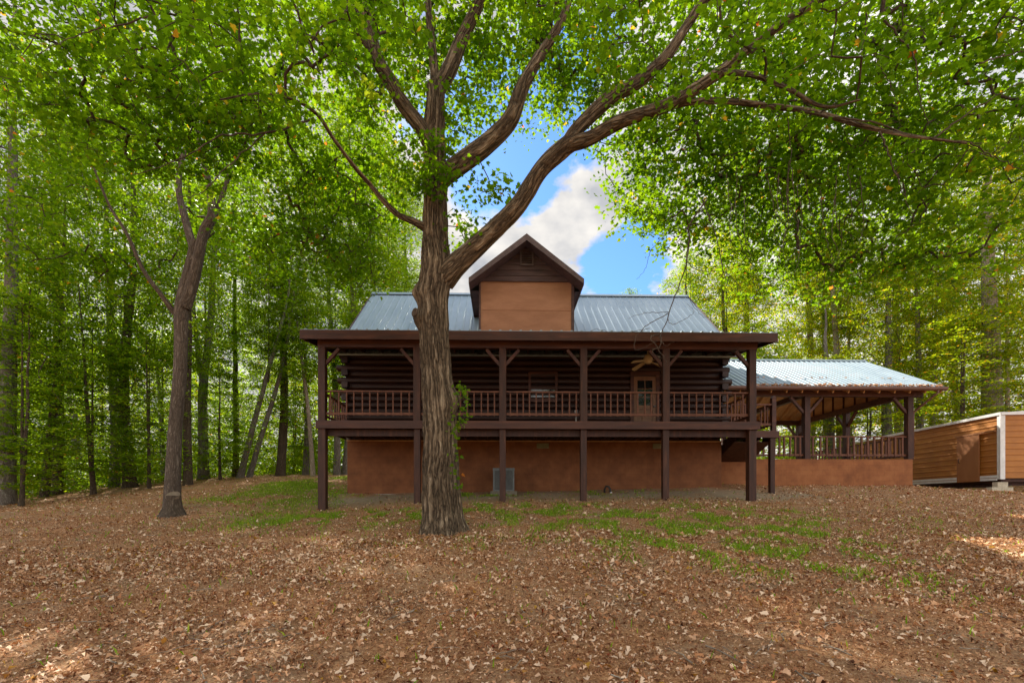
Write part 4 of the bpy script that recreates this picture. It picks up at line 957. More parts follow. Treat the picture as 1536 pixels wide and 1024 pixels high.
hang([(1001, 478, 8.6), (1010, 486, 8.6), (1040, 470, 8.6), (1030, 455, 8.6)], 0.006, 0.002)
hang([(1022, 415, 8.6), (1035, 450, 8.6), (1055, 475, 8.6), (1075, 470, 8.6)], 0.005, 0.002)
hang([(990, 500, 8.6), (976, 505, 8.5), (985, 520, 8.5), (998, 540, 8.5), (1000, 545, 8.5)], 0.010, 0.004)
hang([(992, 500, 8.6), (990, 520, 8.4), (978, 525, 8.4), (990, 538, 8.4), (1000, 530, 8.4)], 0.008, 0.003)
hang([(988, 505, 8.6), (998, 518, 8.4), (1010, 512, 8.4)], 0.006, 0.003)
hang([(975, 492, 8.5), (925, 500, 8.5), (890, 494, 8.5), (882, 508, 8.5)], 0.005, 0.002)
hang([(1000, 350, 8.7), (975, 378, 8.6), (970, 400, 8.6), (955, 420, 8.6)], 0.006, 0.002)
hang([(1020, 345, 8.7), (985, 352, 8.6), (960, 340, 8.6)], 0.005, 0.002)
for k in range(16):
    x, y = rng.uniform(1090, 1330), rng.uniform(300, 360); L = rng.uniform(40, 120); Y = rng.uniform(7.4, 8.4)
    hang([(x, y - 60, Y), (x + rng.normal(4, 5), y, Y), (x + rng.normal(8, 10), y + L * 0.5, Y), (x + rng.normal(14, 14), y + L, Y)], 0.007, 0.002)
for pts, w in (([(1190, 162, 7.6), (1240, 175, 7.4), (1300, 182, 7.3), (1380, 205, 7.2), (1480, 215, 7.1)], 0.02), ([(1325, 30, 7.0), (1345, 50, 7.0), (1372, 90, 7.0), (1378, 140, 7.0), (1392, 190, 7.0)], 0.016),
               ([(1320, 196, 7.3), (1335, 240, 7.2), (1355, 290, 7.2), (1372, 330, 7.2)], 0.013), ([(1300, 20, 7.0), (1298, 50, 7.0), (1290, 82, 7.0)], 0.012), ([(1230, 170, 7.5), (1262, 150, 7.3), (1282, 146, 7.3)], 0.012),
               ([(1400, 208, 7.1), (1460, 165, 7.0), (1510, 135, 7.0), (1560, 110, 7.0)], 0.014), ([(1455, 215, 7.0), (1500, 240, 7.0), (1550, 262, 7.0)], 0.01), ([(1470, 95, 6.8), (1520, 80, 6.8), (1560, 70, 6.8)], 0.012),
               ([(1310, 80, 7.1), (1340, 140, 7.1), (1350, 190, 7.1)], 0.008), ([(1180, 170, 7.7), (1186, 230, 7.7), (1180, 300, 7.7), (1190, 350, 7.7)], 0.009),
               ([(470, 178, 8.2), (400, 200, 7.6), (330, 205, 7.2), (270, 240, 7.0), (200, 262, 6.9)], 0.018), ([(400, 200, 7.6), (340, 250, 7.4), (300, 290, 7.3), (240, 300, 7.2)], 0.011), ([(240, 20, 6.6), (180, 38, 6.6), (120, 52, 6.6), (60, 78, 6.5)], 0.013)):
    hang(pts, w, w * 0.3)
hw_.build('hanging_twig', BARK_DARK, MAPLE)

# creeper on the maple trunk
IVY = thing('climbing_creeper', 'small green creeper climbing the furrowed maple trunk', 'creeper')
iw = Wood(); IP = []
for pts in ([(690, 735, 9.18), (686, 690, 9.2), (680, 650, 9.2), (676, 610, 9.2)], [(690, 640, 9.3), (700, 615, 9.2), (692, 590, 9.2), (690, 575, 9.25)]):
    Cc = catmull(np.array([W(*p) for p in pts]), 26); iw.tube(Cc, np.full(26, 0.004), 4)
    for p in Cc[::2]:
        for k in range(3): IP.append(p + rng.normal(0, 0.055, 3) - np.array((0, 0.06, 0)))
for px, py in ((694, 590), (700, 600), (690, 612), (697, 622), (692, 632), (688, 640), (702, 585), (690, 580)):
    for k in range(5): IP.append(W(px, py, 9.25) + rng.normal(0, 0.05, 3))
iw.build('stem', BARK_DARK, IVY)
link('foliage', leaves('foliage', np.array(IP), rng.uniform(0.05, 0.10, len(IP)), LEAF_MAPLE, MAPLE_LEAF, tilt=0.5, droop=0.8, nz=np.array((0.2, -0.8, 0.5))), IVY)

# ------------------------------------------------------------------ yard tree on the left and its stump
YT = thing('yard_tree', 'brown-barked forked tree with a sawn stump at its foot', 'tree')
yy = 14.0
yb = g1(*W(257, 760, yy)[:2])
y_py = HY - yb / yy * FPX
tr = Wood(); C2, r2 = px_line([(258, y_py + 14, yy, 30), (259, 720, yy, 28), (263, 640, yy, 26), (270, 560, yy, 25), (272, 500, yy, 26), (272, 470, yy, 28), (275, 440, yy, 24), (284, 400, yy, 20), (292, 360, yy, 17)], 110)
tr.tube(C2, r2 * np.linspace(0.80, 0.66, len(r2)), 40, flare=(0.30, 0.35), bulges=[(W(318, 330, yy), 0.1, 0.05)], rough=0.015, lobes=0.05); tr.build('trunk', BARK_YARD, YT)
ysk = [C2[80:]]
for pts in ([(276, 462, yy, 20), (290, 420, yy, 17), (305, 350, yy - 0.1, 15), (318, 320, yy - 0.2, 13), (312, 270, yy - 0.3, 10), (300, 220, yy - 0.5, 8), (290, 150, yy - 0.7, 6), (270, 60, yy - 0.8, 3)],
            [(290, 372, yy, 13), (278, 330, yy, 11), (268, 280, yy, 9), (280, 220, yy, 7), (330, 160, yy, 4)],
            [(262, 470, yy, 9), (240, 440, yy - 0.3, 7), (215, 405, yy - 0.5, 6), (190, 350, yy - 0.8, 5), (165, 310, yy - 1, 4), (140, 250, yy - 1.3, 2.5)],
            [(284, 400, yy, 9), (320, 330, yy, 8), (345, 260, yy - 0.2, 6), (380, 190, yy - 0.4, 3)]):
    wd = Wood(); L_, r_ = px_line(pts, 40); wd.tube(L_, r_, 14, lobes=0.05); wd.build('limb', BARK_YARD, YT); ysk.append(L_[5:])
ysk = np.vstack(ysk)
ya = []
for px, py, Y, hw, hh, hd, n in [(260, 220, 15.8, 180, 100, 1.6, 150), (330, 130, 15.2, 150, 110, 2.0, 120), (150, 170, 15.0, 160, 120, 2.0, 140), (100, 340, 14.6, 130, 80, 1.8, 90), (345, 370, 15.6, 90, 50, 1.2, 50), (190, 400, 15.6, 90, 40, 1.2, 40)]:
    q = rng.normal(0, 1, (n, 3)); q /= np.linalg.norm(q, axis=1)[:, None]; q *= (rng.random((n, 1)) ** (1 / 2.6)); c = W(px, py, Y)
    ya.append(np.stack([c[0] + q[:, 0] * hw / FPX * Y, Y + q[:, 1] * hd, c[2] + q[:, 2] * hh / FPX * Y], 1))
ya = np.vstack(ya); ch, dirs = grow(ysk, ya, 0.4, sag=0.1, tip=0.004, expo=0.42)
tw = Wood()
for p, r_ in ch: tw.tube(p, r_, 4)
tw.build('twigs', BARK_DARK, YT)
P = spray(ya, dirs, 30, rng.uniform(0.35, 0.7, len(ya)), 0.3)
link('crown', leaves('crown', P, rng.uniform(0.08, 0.14, len(P)), LEAF_MAPLE, MAPLE_LEAF, tilt=0.6, droop=0.5), YT)
sx_, sy_ = W(259, 760, 13.2)[:2]; sz_ = g1(sx_, sy_)
ST = thing('tree_stump', 'short sawn stump at the foot of the forked yard tree', 'stump', (sx_, sy_, sz_))
wd = Wood(); wd.tube(np.array([(0, 0, -0.1), (0.0, 0, 0.05), (0.01, 0, 0.25), (0.02, 0.0, 0.43), (0.02, 0, 0.56)]), np.array([0.34, 0.28, 0.215, 0.18, 0.17]), 28, flare=(0.3, 0.12), rough=0.015, lobes=0.06); wd.build('trunk', BARK_DARK, ST)
m = MB(); m.lathe((0, 0, 0), [(0.185, -0.05), (0.178, 0.010), (0.05, 0.018), (0.01, 0.016)], 24); cf = m.build('cut_face', CUT, ST); cf.location = (0.02, -0.03, 0.56); cf.rotation_euler = (R(38), R(6), 0)

# ------------------------------------------------------------------ forest: shared crowns, a trunk of its own for each tree
def crown_proto(kind, seed):
    """unit crown: base at z=0, height 1 unit = 10 m scale; returns (leaf mesh, branch mesh)"""
    r = np.random.default_rng(seed)
    H = 10.0
    if kind == 'layer':                     # understory: thin, layered horizontal sprays
        n, rad, nl, ls, flat = 190, 2.6, 60, (0.09, 0.15), 0.16
        z = r.uniform(0.5, H, n); w = np.sin(np.pi * np.clip(z / H * 0.9 + 0.08, 0, 1)) ** 0.7
    elif kind == 'pine':
        n, rad, nl, ls, flat = 210, 2.2, 90, (0.16, 0.26), 0.55
        z = r.uniform(0, H, n); w = 1.05 - z / H * 0.75
    else:
        n, rad, nl, ls, flat = 300, 3.2, 58, (0.10, 0.16), 0.34
        z = r.uniform(0, H, n); w = np.sin(np.pi * np.clip(z / H * 0.85 + 0.12, 0, 1)) ** 0.6
    a = r.uniform(0, 6.283, n); lump = 0.75 + 0.35 * np.sin(3 * a + z * 0.9 + seed) * np.sin(z * 1.1 + seed * 2)
    rr = rad * w * lump * (r.random(n) ** 0.45)
    A = np.stack([rr * np.cos(a), rr * np.sin(a), z], 1)
    ax = np.stack([np.zeros(24), np.zeros(24), np.linspace(-0.8, H * 0.97, 24)], 1)
    # branches rise from the axis below the spray
    ch, dirs = grow(ax, A - np.array((0, 0, 0.0)), 0.7, r=r, sag=0.0 if kind != 'layer' else 0.08, tip=0.006, expo=0.42)
    wd = Wood(); wd.tube(ax, np.linspace(0.07, 0.01, 24), 6)
    for p, q in ch: wd.tube(p, q, 4)
    srad = r.uniform(0.45, 0.85, n) if kind != 'pine' else r.uniform(0.3, 0.5, n)
    P = spray(A, dirs, nl, srad, flat, r)
    mt = {'layer': LEAF_WOOD, 'round': LEAF_WOOD, 'gold': LEAF_GOLD, 'goldlayer': LEAF_GOLD, 'pine': LEAF_PINE}[kind]
    tm = NEEDLE if kind == 'pine' else OVAL_LEAF
    lm = leaves('crown', P, r.uniform(*ls, len(P)), mt, tm, tilt=0.55 if kind != 'pine' else 1.2, droop=0.45, r=r)
    bm = wd.data('branches', BARK_DARK)
    gm = None
    if kind in ('layer', 'round'):          # the same crown, turned by autumn
        gm = lm.copy(); gm.materials[0] = LEAF_GOLD
    return lm, bm, gm
PROTO = {('layer', 0): crown_proto('layer', 11), ('layer', 1): crown_proto('layer', 12), ('round', 0): crown_proto('round', 21), ('round', 1): crown_proto('round', 22), ('round', 2): crown_proto('round', 23), ('pine', 0): crown_proto('pine', 31)}
def forest_tree(name, label, group, Y, pts, w, top, crowns, bark, forks=()):
    """pts: photo pixels up the trunk; top: height of the tree top above eye level; crowns: (kind, variant, gold, base z, top z, radius factor)"""
    P0 = W(pts[0][0], pts[0][1], Y); gz_ = g1(P0[0], P0[1])
    root = thing(name, label, 'tree', (P0[0], P0[1], gz_), 0, group)
    base = np.array((P0[0], P0[1], gz_))
    L = [np.array((0, 0, -0.25)), np.array((0, 0, 0.02))]
    for a, b in pts:
        q = W(a, b, Y) - base
        if q[2] > 0.5 + L[-1][2]: L.append(q)
    last = L[-1]; prev = L[-2]
    d = (last - prev) / max(np.linalg.norm(last - prev), 1e-6); d = d * 0.3 + np.array((0, 0, 0.7)); d /= np.linalg.norm(d)
    if base[2] + last[2] < top: L.append(last + d * (top - base[2] - last[2]) / d[2])
    L = np.array(L); r0 = w * 0.5 / FPX * Y
    C_ = catmull(L, 40); C_[:, :2] += np.cumsum(rng.normal(0, 0.018, (40, 2)), 0) * np.linspace(0, 1, 40)[:, None]
    zt = (C_[:, 2] - C_[0, 2]) / (C_[-1, 2] - C_[0, 2])
    wd = Wood(); wd.tube(C_, np.maximum(r0 * (1 - 0.85 * zt ** 1.2), 0.02), 12, flare=(0.55, 0.4), lobes=0.05)
    for f in forks:
        q = np.array([W(a, b, Y) - base for a, b in f]); Cc = catmull(q, 14); wd.tube(Cc, np.linspace(r0 * 0.6, r0 * 0.2, 14), 8)
    wd.build('trunk', bark, root)
    for kind, var, gold, z0, z1, rf in crowns:
        lm, bm, gm = PROTO[(kind, var)]
        zc = z0 - gz_; k = int(np.clip(np.searchsorted(C_[:, 2], zc), 0, 39)); s = (z1 - z0) / 10.0
        rz = random.uniform(0, 6.28)
        for nm_, dt in (('crown', gm if (gold and gm) else lm), ('branches', bm)):
            o = link(nm_, dt, root); o.location = (C_[k, 0], C_[k, 1], zc); o.scale = (rf, rf, s); o.rotation_euler = (0, 0, rz)
    return root
GL, GR, GC = 'trees of the left-hand wood', 'trees behind the pavilion and shed', 'trees beyond the house roof'
T = forest_tree
T('pine_tree', 'tall grey-barked pine at the outer edge of the shaded wood', GL, 18, [(8, 745), (10, 600), (12, 400), (14, 200), (14, 60)], 22, 20, [('round', 0, 0, 6, 17, 0.9), ('layer', 0, 0, 1.5, 6, 1.0)], BARK_GREY)
T('woodland_tree', 'dark leaning trunk in the twin-stemmed clump beside the grey pine', GL, 20, [(65, 742), (76, 620), (84, 500)], 11, 13, [('layer', 1, 0, 2.5, 10, 1.0)], BARK_DARK)
T('woodland_tree', 'straight dark trunk rising close behind the leaning one', GL, 21, [(86, 736), (88, 600), (88, 480), (86, 380)], 14, 18, [('round', 1, 0, 5, 16, 0.9)], BARK_DARK)
T('woodland_tree', 'pencil-thin dark sapling right of the twin dark trunks', GL, 20, [(141, 742), (138, 640), (134, 520)], 7, 9, [('layer', 0, 0, 0.8, 7.5, 0.95)], BARK_DARK)
T('woodland_tree', 'straight tree with pale lichen patches high on its trunk', GL, 23, [(171, 716), (172, 620), (166, 470), (162, 350)], 13, 20, [('round', 2, 0, 6, 18, 0.9)], BARK_GREY)
T('woodland_tree', 'tall tree with wide flared foot near the wood edge', GL, 22, [(196, 730), (190, 660), (186, 560), (194, 440), (196, 330)], 16, 19, [('round', 0, 0, 6.5, 18, 1.0), ('layer', 1, 0, 2, 7, 0.8)], BARK_DARK)
T('pine_tree', 'slender pine with bare grey stem standing among the leafy crowns', GL, 27, [(120, 715), (98, 500), (80, 250), (74, 150)], 11, 24, [('pine', 0, 0, 12, 23, 1.1)], BARK_GREY)
T('woodland_tree', 'thin stem seen just left of the forked yard tree', GL, 26, [(245, 715), (240, 600), (228, 470)], 7, 13, [('layer', 0, 0, 2.5, 11, 1.1)], BARK_GREY)
T('woodland_tree', 'dark tree hugging the right side of the yard tree trunk', GL, 22, [(282, 722), (282, 600), (284, 500), (286, 400)], 12, 16, [('round', 1, 0, 6, 15, 0.8)], BARK_DARK)
T('woodland_tree', 'grey tree forking into a narrow V above the yard grass', GL, 26, [(305, 712), (304, 620), (304, 570), (312, 480), (316, 380)], 15, 18, [('round', 2, 0, 7, 17, 0.9)], BARK_GREY, [[(304, 572), (297, 530), (291, 470), (286, 400)]])
T('woodland_tree', 'upright dark trunk between the V-forked and the leaning trees', GL, 28, [(352, 715), (353, 620), (350, 500)], 9, 20, [('layer', 1, 0, 3, 10, 1.1), ('round', 1, 0, 10, 20, 1.0)], BARK_DARK)
T('woodland_tree', 'leaning grey trunk, lower one of the slanted pair', GL, 26, [(360, 714), (378, 640), (400, 560), (428, 460)], 9, 14, [('round', 0, 0, 7, 14, 0.7)], BARK_GREY)
T('woodland_tree', 'leaning grey trunk, upper one of the slanted pair', GL, 26.6, [(374, 712), (392, 650), (418, 560), (440, 430), (446, 340)], 8, 15, [('round', 1, 0, 8, 15, 0.7)], BARK_GREY)
T('woodland_tree', 'straight tree halfway between the slanted pair and the porch', GL, 28, [(420, 708), (425, 620), (424, 520)], 13, 22, [('round', 2, 0, 4.5, 13, 0.9), ('round', 0, 0, 12, 22, 1.0)], BARK_DARK)
T('woodland_tree', 'slim tree near the corner of the porch roof', GL, 30, [(458, 706), (460, 640), (456, 520)], 9, 15, [('layer', 0, 0, 2.5, 13, 1.2)], BARK_GREY)
T('woodland_tree', 'grey trunk visible between the corner porch post and the basement wall', GL, 30, [(505, 712), (506, 650), (500, 520), (492, 400)], 10, 21, [('round', 0, 0, 7, 15, 0.9), ('round', 1, 0, 14, 21, 0.8)], BARK_GREY)
T('woodland_tree', 'second trunk tucked against the basement wall corner', GL, 31, [(516, 712), (520, 660), (528, 560)], 8, 12, [('layer', 1, 0, 6, 12, 0.9)], BARK_GREY)
T('woodland_tree', 'bent grey tree arching behind the end of the porch roof', GL, 27, [(470, 706), (462, 600), (452, 520), (444, 450), (452, 400)], 7, 12, [('layer', 0, 0, 6.5, 12, 0.9)], BARK_PALE)
T('understory_tree', 'bushy young tree filling the outer edge of the wood', GL, 17, [(30, 752), (32, 640)], 6, 7.5, [('layer', 1, 0, 0.2, 7.5, 1.0)], BARK_DARK)
T('understory_tree', 'young leafy tree in front of the flared-foot trunk', GL, 21, [(225, 728), (226, 640)], 5, 7, [('layer', 0, 0, 0.6, 7, 0.9)], BARK_DARK)
T('understory_tree', 'small leafy tree below the V-forked grey tree', GL, 25, [(330, 716), (331, 640)], 4, 7, [('layer', 1, 0, 1.6, 7, 0.9)], BARK_DARK)
T('understory_tree', 'light green young tree at the back of the lawn', GL, 33, [(440, 708), (442, 640)], 4, 9, [('layer', 0, 1, 2, 9.5, 1.2)], BARK_DARK)
T('understory_tree', 'low leafy tree under the leaning dark trunk', GL, 24, [(95, 730), (96, 640)], 4, 7, [('layer', 0, 0, 0.5, 7, 1.0)], BARK_DARK)
T('understory_tree', 'yellow-green young tree glowing deep between the dark trunks', GL, 31, [(150, 715), (152, 640)], 5, 10, [('layer', 1, 1, 1.2, 10, 1.3)], BARK_DARK)
T('understory_tree', 'yellow-green young tree glowing behind the yard tree', GL, 33, [(262, 712), (262, 640)], 5, 11, [('layer', 0, 1, 1.5, 11, 1.3)], BARK_DARK)
# right-hand side
T('woodland_tree', 'massive pale-barked tree towering behind the shed', GR, 25, [(1490, 700), (1488, 560), (1484, 400), (1482, 280)], 30, 20, [('round', 1, 1, 9, 20, 0.9)], BARK_PALE)
T('woodland_tree', 'slender pale stem beside the massive trunk behind the shed', GR, 27, [(1512, 690), (1510, 500), (1508, 340)], 7, 18, [('round', 0, 1, 8, 18, 0.7)], BARK_PALE)
T('woodland_tree', 'pale trunk lit by sun above the pavilion ridge, thickest of three', GR, 31, [(1262, 690), (1256, 560), (1250, 470), (1244, 380)], 13, 18, [('round', 2, 1, 10.5, 18, 0.75)], BARK_PALE)
T('woodland_tree', 'greyer trunk hiding half behind the thickest pale one', GR, 33, [(1240, 690), (1238, 560), (1234, 400)], 11, 18, [('round', 0, 1, 10, 18, 0.8)], BARK_GREY)
T('woodland_tree', 'thin pale straight stem above the pavilion roof end', GR, 32, [(1275, 690), (1273, 560), (1270, 400)], 7, 18, [('round', 1, 1, 11, 18, 0.7)], BARK_PALE)
T('woodland_tree', 'trunk seen through the pavilion between its middle and corner posts', GR, 28, [(1331, 690), (1330, 620), (1332, 540)], 16, 14, [('round', 2, 1, 5.5, 14, 0.9)], BARK_GREY)
T('woodland_tree', 'trunk showing just past the pavilion downspout', GR, 29, [(1379, 690), (1380, 600), (1376, 500)], 12, 15, [('round', 0, 1, 5.5, 15, 0.9)], BARK_GREY)
T('woodland_tree', 'slim trunk over the far end of the shed roof', GR, 30, [(1399, 690), (1399, 600), (1404, 480)], 9, 14, [('layer', 0, 1, 3.5, 14, 1.2)], BARK_GREY)
T('woodland_tree', 'grey trunk framed by the pavilion railing left of the middle post', GR, 30, [(1247, 690), (1246, 620), (1240, 520)], 13, 12, [('layer', 1, 1, 4.2, 9.0, 1.3)], BARK_GREY)
T('understory_tree', 'yellow-green leafy tree spreading over the shed roof', GR, 24.5, [(1440, 690), (1441, 600)], 6, 9, [('layer', 1, 1, 2.6, 9.5, 1.2)], BARK_DARK)
T('understory_tree', 'golden leafy sapling close behind the pavilion gable', GR, 28, [(1300, 690), (1302, 620)], 5, 8, [('layer', 0, 1, 1.2, 6.6, 1.3)], BARK_DARK)
T('understory_tree', 'low green tree seen through the pavilion near the stairs', GR, 31, [(1190, 690), (1190, 620)], 5, 9, [('layer', 1, 0, 1.3, 8.3, 1.3)], BARK_DARK)
T('understory_tree', 'dark green tree crowding the gap between house and pavilion roof', GR, 29, [(1130, 690), (1128, 560)], 7, 10.5, [('layer', 0, 0, 2, 10.5, 1.25)], BARK_DARK)
T('understory_tree', 'leafy tree pressing against the end wall of the shed', GR, 23, [(1545, 690), (1545, 600)], 6, 9, [('layer', 0, 1, 1.5, 9.5, 1.2)], BARK_DARK)
T('woodland_tree', 'broad yellow-green crown at the outer edge of the yard beyond the shed', GR, 28, [(1590, 690), (1585, 560), (1580, 400)], 14, 26, [('round', 1, 1, 4, 15, 1.1), ('round', 2, 0, 13, 25, 1.1)], BARK_GREY)
T('woodland_tree', 'tall leafy tree filling the background between shed and pavilion roof', GR, 35, [(1350, 690), (1345, 500), (1345, 380)], 12, 30, [('round', 0, 1, 6, 18, 1.1), ('round', 1, 0, 16, 29, 1.3)], BARK_GREY)
T('woodland_tree', 'tall leafy tree far behind the three pale trunks', GR, 38, [(1215, 690), (1215, 560), (1205, 400)], 11, 30, [('round', 1, 1, 7, 19, 1.2), ('round', 2, 0, 17, 30, 1.3)], BARK_GREY)
T('woodland_tree', 'bright crown rising behind the massive pale trunk', GR, 35, [(1440, 690), (1430, 560), (1425, 400)], 11, 30, [('round', 2, 1, 5, 18, 1.2), ('round', 0, 0, 16, 29, 1.3)], BARK_GREY)
T('woodland_tree', 'tall dark green tree above the gap between house gable and pavilion roof', GR, 36, [(1122, 690), (1122, 560), (1120, 420)], 11, 28, [('round', 0, 1, 7, 17, 1.0), ('round', 1, 0, 15, 27.5, 1.15)], BARK_DARK)
# beyond the roof
T('woodland_tree', 'green tree rising over the ridge near the chimney', GC, 33, [(1035, 690), (1035, 560), (1030, 460)], 9, 16.5, [('round', 1, 0, 8, 16.8, 0.85)], BARK_DARK)
T('woodland_tree', 'leafy tree over the gable end of the metal roof', GC, 32, [(1092, 690), (1090, 560), (1086, 460)], 10, 17.5, [('round', 2, 1, 7, 17.5, 0.95)], BARK_DARK)
T('pine_tree', 'small tree top peeping over the ridge beside the dormer', GC, 36, [(946, 690), (945, 560)], 8, 15.5, [('layer', 0, 0, 9, 15.8, 0.7)], BARK_DARK)
T('woodland_tree', 'tall tree behind the roof at its end by the leaning trunks', GC, 31, [(566, 690), (566, 560), (560, 460)], 10, 23, [('round', 0, 0, 7, 16, 1.0), ('round', 2, 0, 14, 23, 1.1)], BARK_DARK)
T('woodland_tree', 'tall crown standing between the porch roof corner and the ridge end', GL, 29, [(535, 700), (533, 560), (525, 400)], 10, 24, [('round', 1, 0, 8, 16, 0.9), ('round', 0, 0, 15, 24, 1.1)], BARK_DARK)
T('woodland_tree', 'leafy tree over the roof ridge just beside the maple trunk', GC, 35, [(614, 690), (612, 560)], 9, 23, [('round', 1, 0, 9, 17, 0.9), ('round', 2, 0, 15, 23.5, 0.9)], BARK_DARK)

# the far wood: one mass
def far_wood(name, spec, mt, seed):
    r = np.random.default_rng(seed); PP = []
    for px0, px1, Y0, Y1, n, zlo, zhi in spec:
        Y = r.uniform(Y0, Y1, n); px = r.uniform(px0, px1, n); x = (px - CX) / FPX * Y
        top = zhi + 2.5 * np.sin(x * 0.6 + seed) + 1.5 * np.sin(x * 1.7)
        z = zlo + (top - zlo) * r.random(n) ** 0.9
        A = np.stack([x, Y, z], 1); PP.append(spray(A, np.zeros_like(A), 36, r.uniform(0.6, 1.3, n), 0.4, r))
    P = np.vstack(PP)
    return tag(link(name, leaves(name, P, r.uniform(0.2, 0.34, len(P)), mt, OVAL_LEAF, tilt=0.6, r=r)), kind='stuff')
far_wood('far_woodland', [(-80, 560, 38, 50, 1500, 2.2, 15), (-80, 560, 36, 46, 1300, 2.0, 6), (-200, 60, 24, 36, 800, 0.5, 15)], LEAF_WOOD, 41)
far_wood('far_bright_woodland', [(1000, 1720, 38, 50, 2000, 2.2, 19)], LEAF_GOLD, 42)

# ------------------------------------------------------------------ undergrowth, grass, dead leaves, sticks
r = np.random.default_rng(51)
n = 3600
px = r.uniform(-60, 500, n); Y = np.where(px < 240, r.uniform(19, 30, n), r.uniform(24, 34, n)); x = (px - CX) / FPX * Y
keep = Y > 18.6 + (px > 60) * 1.6 + np.clip((px - 100) / 40, 0, 9); x, Y = x[keep], Y[keep]
px2 = r.uniform(1090, 1600, 900); Y2 = r.uniform(26, 34, 900); x = np.concatenate([x, (px2 - CX) / FPX * Y2]); Y = np.concatenate([Y, Y2])
h = r.uniform(0.05, 1.5, len(x)) ** 1.3
A = np.stack([x, Y, G(x, Y) + h], 1)
P = spray(A, np.zeros_like(A), 16, r.uniform(0.2, 0.5, len(A)), 0.5, r)
tag(link('undergrowth', leaves('undergrowth', P, r.uniform(0.07, 0.15, len(P)), LEAF_WOOD, OVAL_LEAF, tilt=0.7, r=r)), kind='stuff')

def in_wall(x, y):
    u = (x - HX0) * cT + (y - HY0) * sT; v = -(x - HX0) * sT + (y - HY0) * cT
    return ((u > UL - 0.1) & (u < UR + 0.15) & (v > WV - 0.15)) | ((u > UR) & (u < PU1 + 0.05) & (v > FV - 0.02))
def scatter(n, y0, y1, r, power=1.0):
    Y = y0 + (y1 - y0) * r.random(n) ** power; x = (r.uniform(-80, 1616, n) - CX) / FPX * Y
    return x, Y
# dead leaves: dense litter, real curled leaves
r = np.random.default_rng(61)
xs_, ys_ = [], []
for n, y0, y1, pw in ((60000, 2.6, 9, 0.62), (66000, 6, 19, 0.75), (12000, 17, 27, 1.0)):
    x, y = scatter(n, y0, y1, r, pw); xs_.append(x); ys_.append(y)
x, y = np.concatenate(xs_), np.concatenate(ys_)
gm = grass_mask(x, y); pat = smoothnoise(x, y, 1.1, 77)
u = x * cT + (y - HY0) * sT; v = -x * sT + (y - HY0) * cT
under = (v > 0.4) & (u > UL) & (u < UR + 0.4)
pat2 = smoothnoise(x, y, 4.0, 78)
dens = np.clip(0.72 + 0.26 * pat + 0.25 * pat2 + 0.015 * x, 0.2, 1) * (1 - 0.45 * np.clip(gm, 0, 1)) * np.where(under, 0.13, 1)
k = (r.random(len(x)) < dens) & ~in_wall(x, y); x, y = x[k], y[k]
P = np.stack([x, y, G(x, y) + r.uniform(0.006, 0.035, len(x))], 1)
t = np.clip(r.beta(1.2, 1.4, len(x)) * 0.92, 0, 0.92); q = r.random(len(x)); t[q > 0.95] = r.uniform(0.93, 1, (q > 0.95).sum())
h_ = r.random(len(x)) < 0.42
tag(link('dead_leaves', leaves('dead_leaves', P[h_], 0.030 + 0.085 * r.random(h_.sum()) ** 2.6 * np.clip(0.42 + 0.065 * P[h_][:, 1], 0.5, 1.25), LITTER, DRY_LEAF, ragged=0.32, tilt=0.36, droop=0.1, curl=0.8, tint=np.where(t[h_] < 0.92, np.clip(t[h_] * 0.95 + 0.34, 0, 0.9), t[h_]), r=r)), kind='stuff')
h_ = ~h_
tag(link('curled_dead_leaves', leaves('curled_dead_leaves', P[h_], r.uniform(0.018, 0.065, h_.sum()), LITTER, CURL_LEAF, ragged=0.32, tilt=0.5, droop=0.2, curl=1.2, tint=t[h_], r=r)), kind='stuff')
x, y = scatter(170000, 2.5, 13, r, 0.75); dn = np.clip(0.75 + 0.3 * smoothnoise(x, y, 2.0, 80), 0.2, 1); k = (r.random(len(x)) < dn) & ~in_wall(x, y); x, y = x[k], y[k]
tag(link('leaf_crumbs', leaves('leaf_crumbs', np.stack([x, y, G(x, y) + r.uniform(0.003, 0.02, len(x))], 1), r.uniform(0.012, 0.034, len(x)), LITTER, np.array([(0, -0.5), (0.28, -0.05), (0.05, 0.5), (-0.22, 0.1)]), tilt=0.6, droop=0.2, curl=0.6, tint=np.clip(r.beta(0.9, 1.1, len(x)) * 0.92, 0, 0.92), r=r)), kind='stuff')
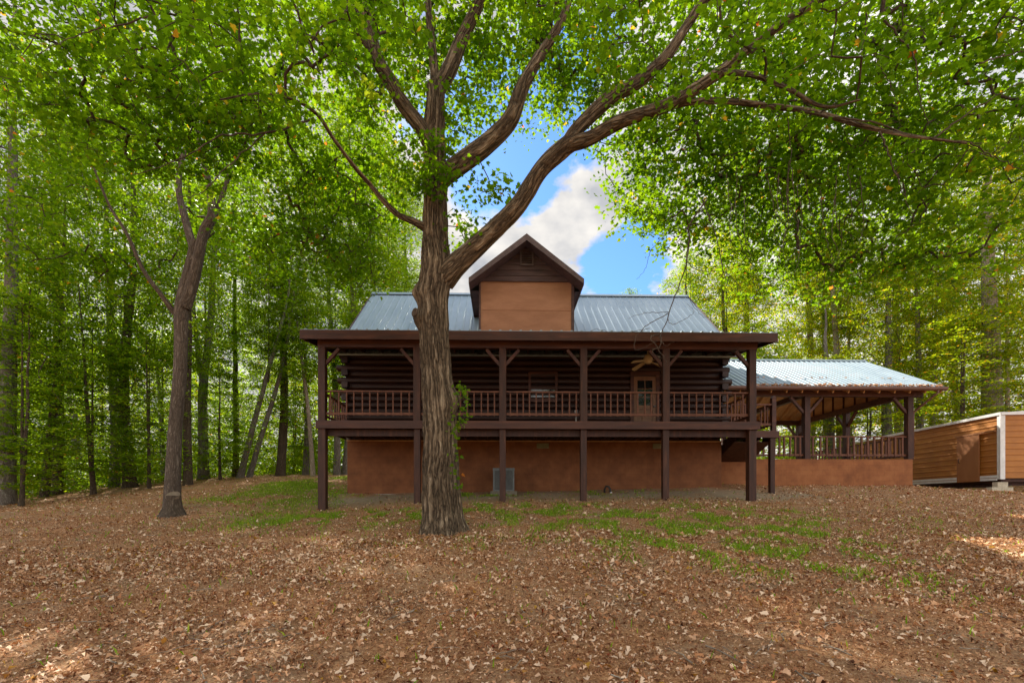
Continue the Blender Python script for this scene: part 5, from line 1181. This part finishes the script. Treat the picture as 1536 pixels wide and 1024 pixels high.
# leaves caught on the pavilion gutter and roof
n = 420; uu = r.uniform(UR + 1.2, PRR2, n); tt = np.abs(r.normal(0, 0.10, n)); tt[r.random(n) < 0.06] = r.uniform(0.1, 2.0)
vv = EVP - 0.04 + tt; zz_ = EZP + 0.04 + np.maximum(vv - EVP, -0.02) * slope
xx, yy_ = uu * cT - vv * sT, HY0 + uu * sT + vv * cT
tag(link('gutter_leaves', leaves('gutter_leaves', np.stack([xx, yy_, zz_], 1), r.uniform(0.07, 0.14, n), LITTER, DRY_LEAF, tilt=0.6, curl=0.5, tint=r.uniform(0.3, 1, n), r=r)), kind='stuff')
# grass
x, y = scatter(420000, 3.0, 27, r, 0.7)
gm = grass_mask(x, y); k = (r.random(len(x)) < np.clip(gm * np.where(x > -5.5, tufts(x, y), 0.5 + 0.6 * tufts(x, y)) - 0.02, 0, 1) ** 1.1 * 1.3 + 0.012) & ~in_wall(x, y); x, y = x[k], y[k]
n = len(x); a = r.uniform(0, 6.283, n); hgt = r.uniform(0.03, 0.10, n); wd_ = r.uniform(0.005, 0.011, n); ln = r.normal(0, 0.5, (n, 2)) * hgt[:, None]
b0 = np.stack([x, y, G(x, y) - 0.004], 1); sd = np.stack([np.cos(a) * wd_, np.sin(a) * wd_, np.zeros(n)], 1)
md = b0 + np.stack([ln[:, 0] * 0.35, ln[:, 1] * 0.35, hgt * 0.6], 1); tp = b0 + np.stack([ln[:, 0], ln[:, 1], hgt], 1)
V = np.stack([b0 - sd, b0 + sd, md + sd * 0.7, tp, md - sd * 0.7], 1).reshape(-1, 3)
tag(link('grass', mesh_np('grass', V, np.arange(n * 5).reshape(n, 5), GRASS, {'tint': np.repeat(np.clip(r.normal(0.45, 0.25, n), 0, 1), 5)})), kind='stuff')
# fallen twigs
tw = Wood()
for k in range(260):
    Y = 2.8 + 13 * r.random() ** 1.3; x = (r.uniform(0, 1536) - CX) / FPX * Y; L = r.uniform(0.08, 0.45); a = r.uniform(0, 6.28)
    t_ = np.linspace(-0.5, 0.5, 5); pts = np.stack([x + np.cos(a) * L * t_ + r.normal(0, 0.012, 5), Y + np.sin(a) * L * t_ + r.normal(0, 0.012, 5), np.zeros(5)], 1)
    pts[:, 2] = G(pts[:, 0], pts[:, 1]) + 0.012 + r.uniform(0, 0.015, 5); tw.tube(pts, np.linspace(0.006, 0.002, 5) * r.uniform(0.6, 1.2), 5)
tag(tw.build('fallen_twigs', BARK_PALE), kind='stuff')
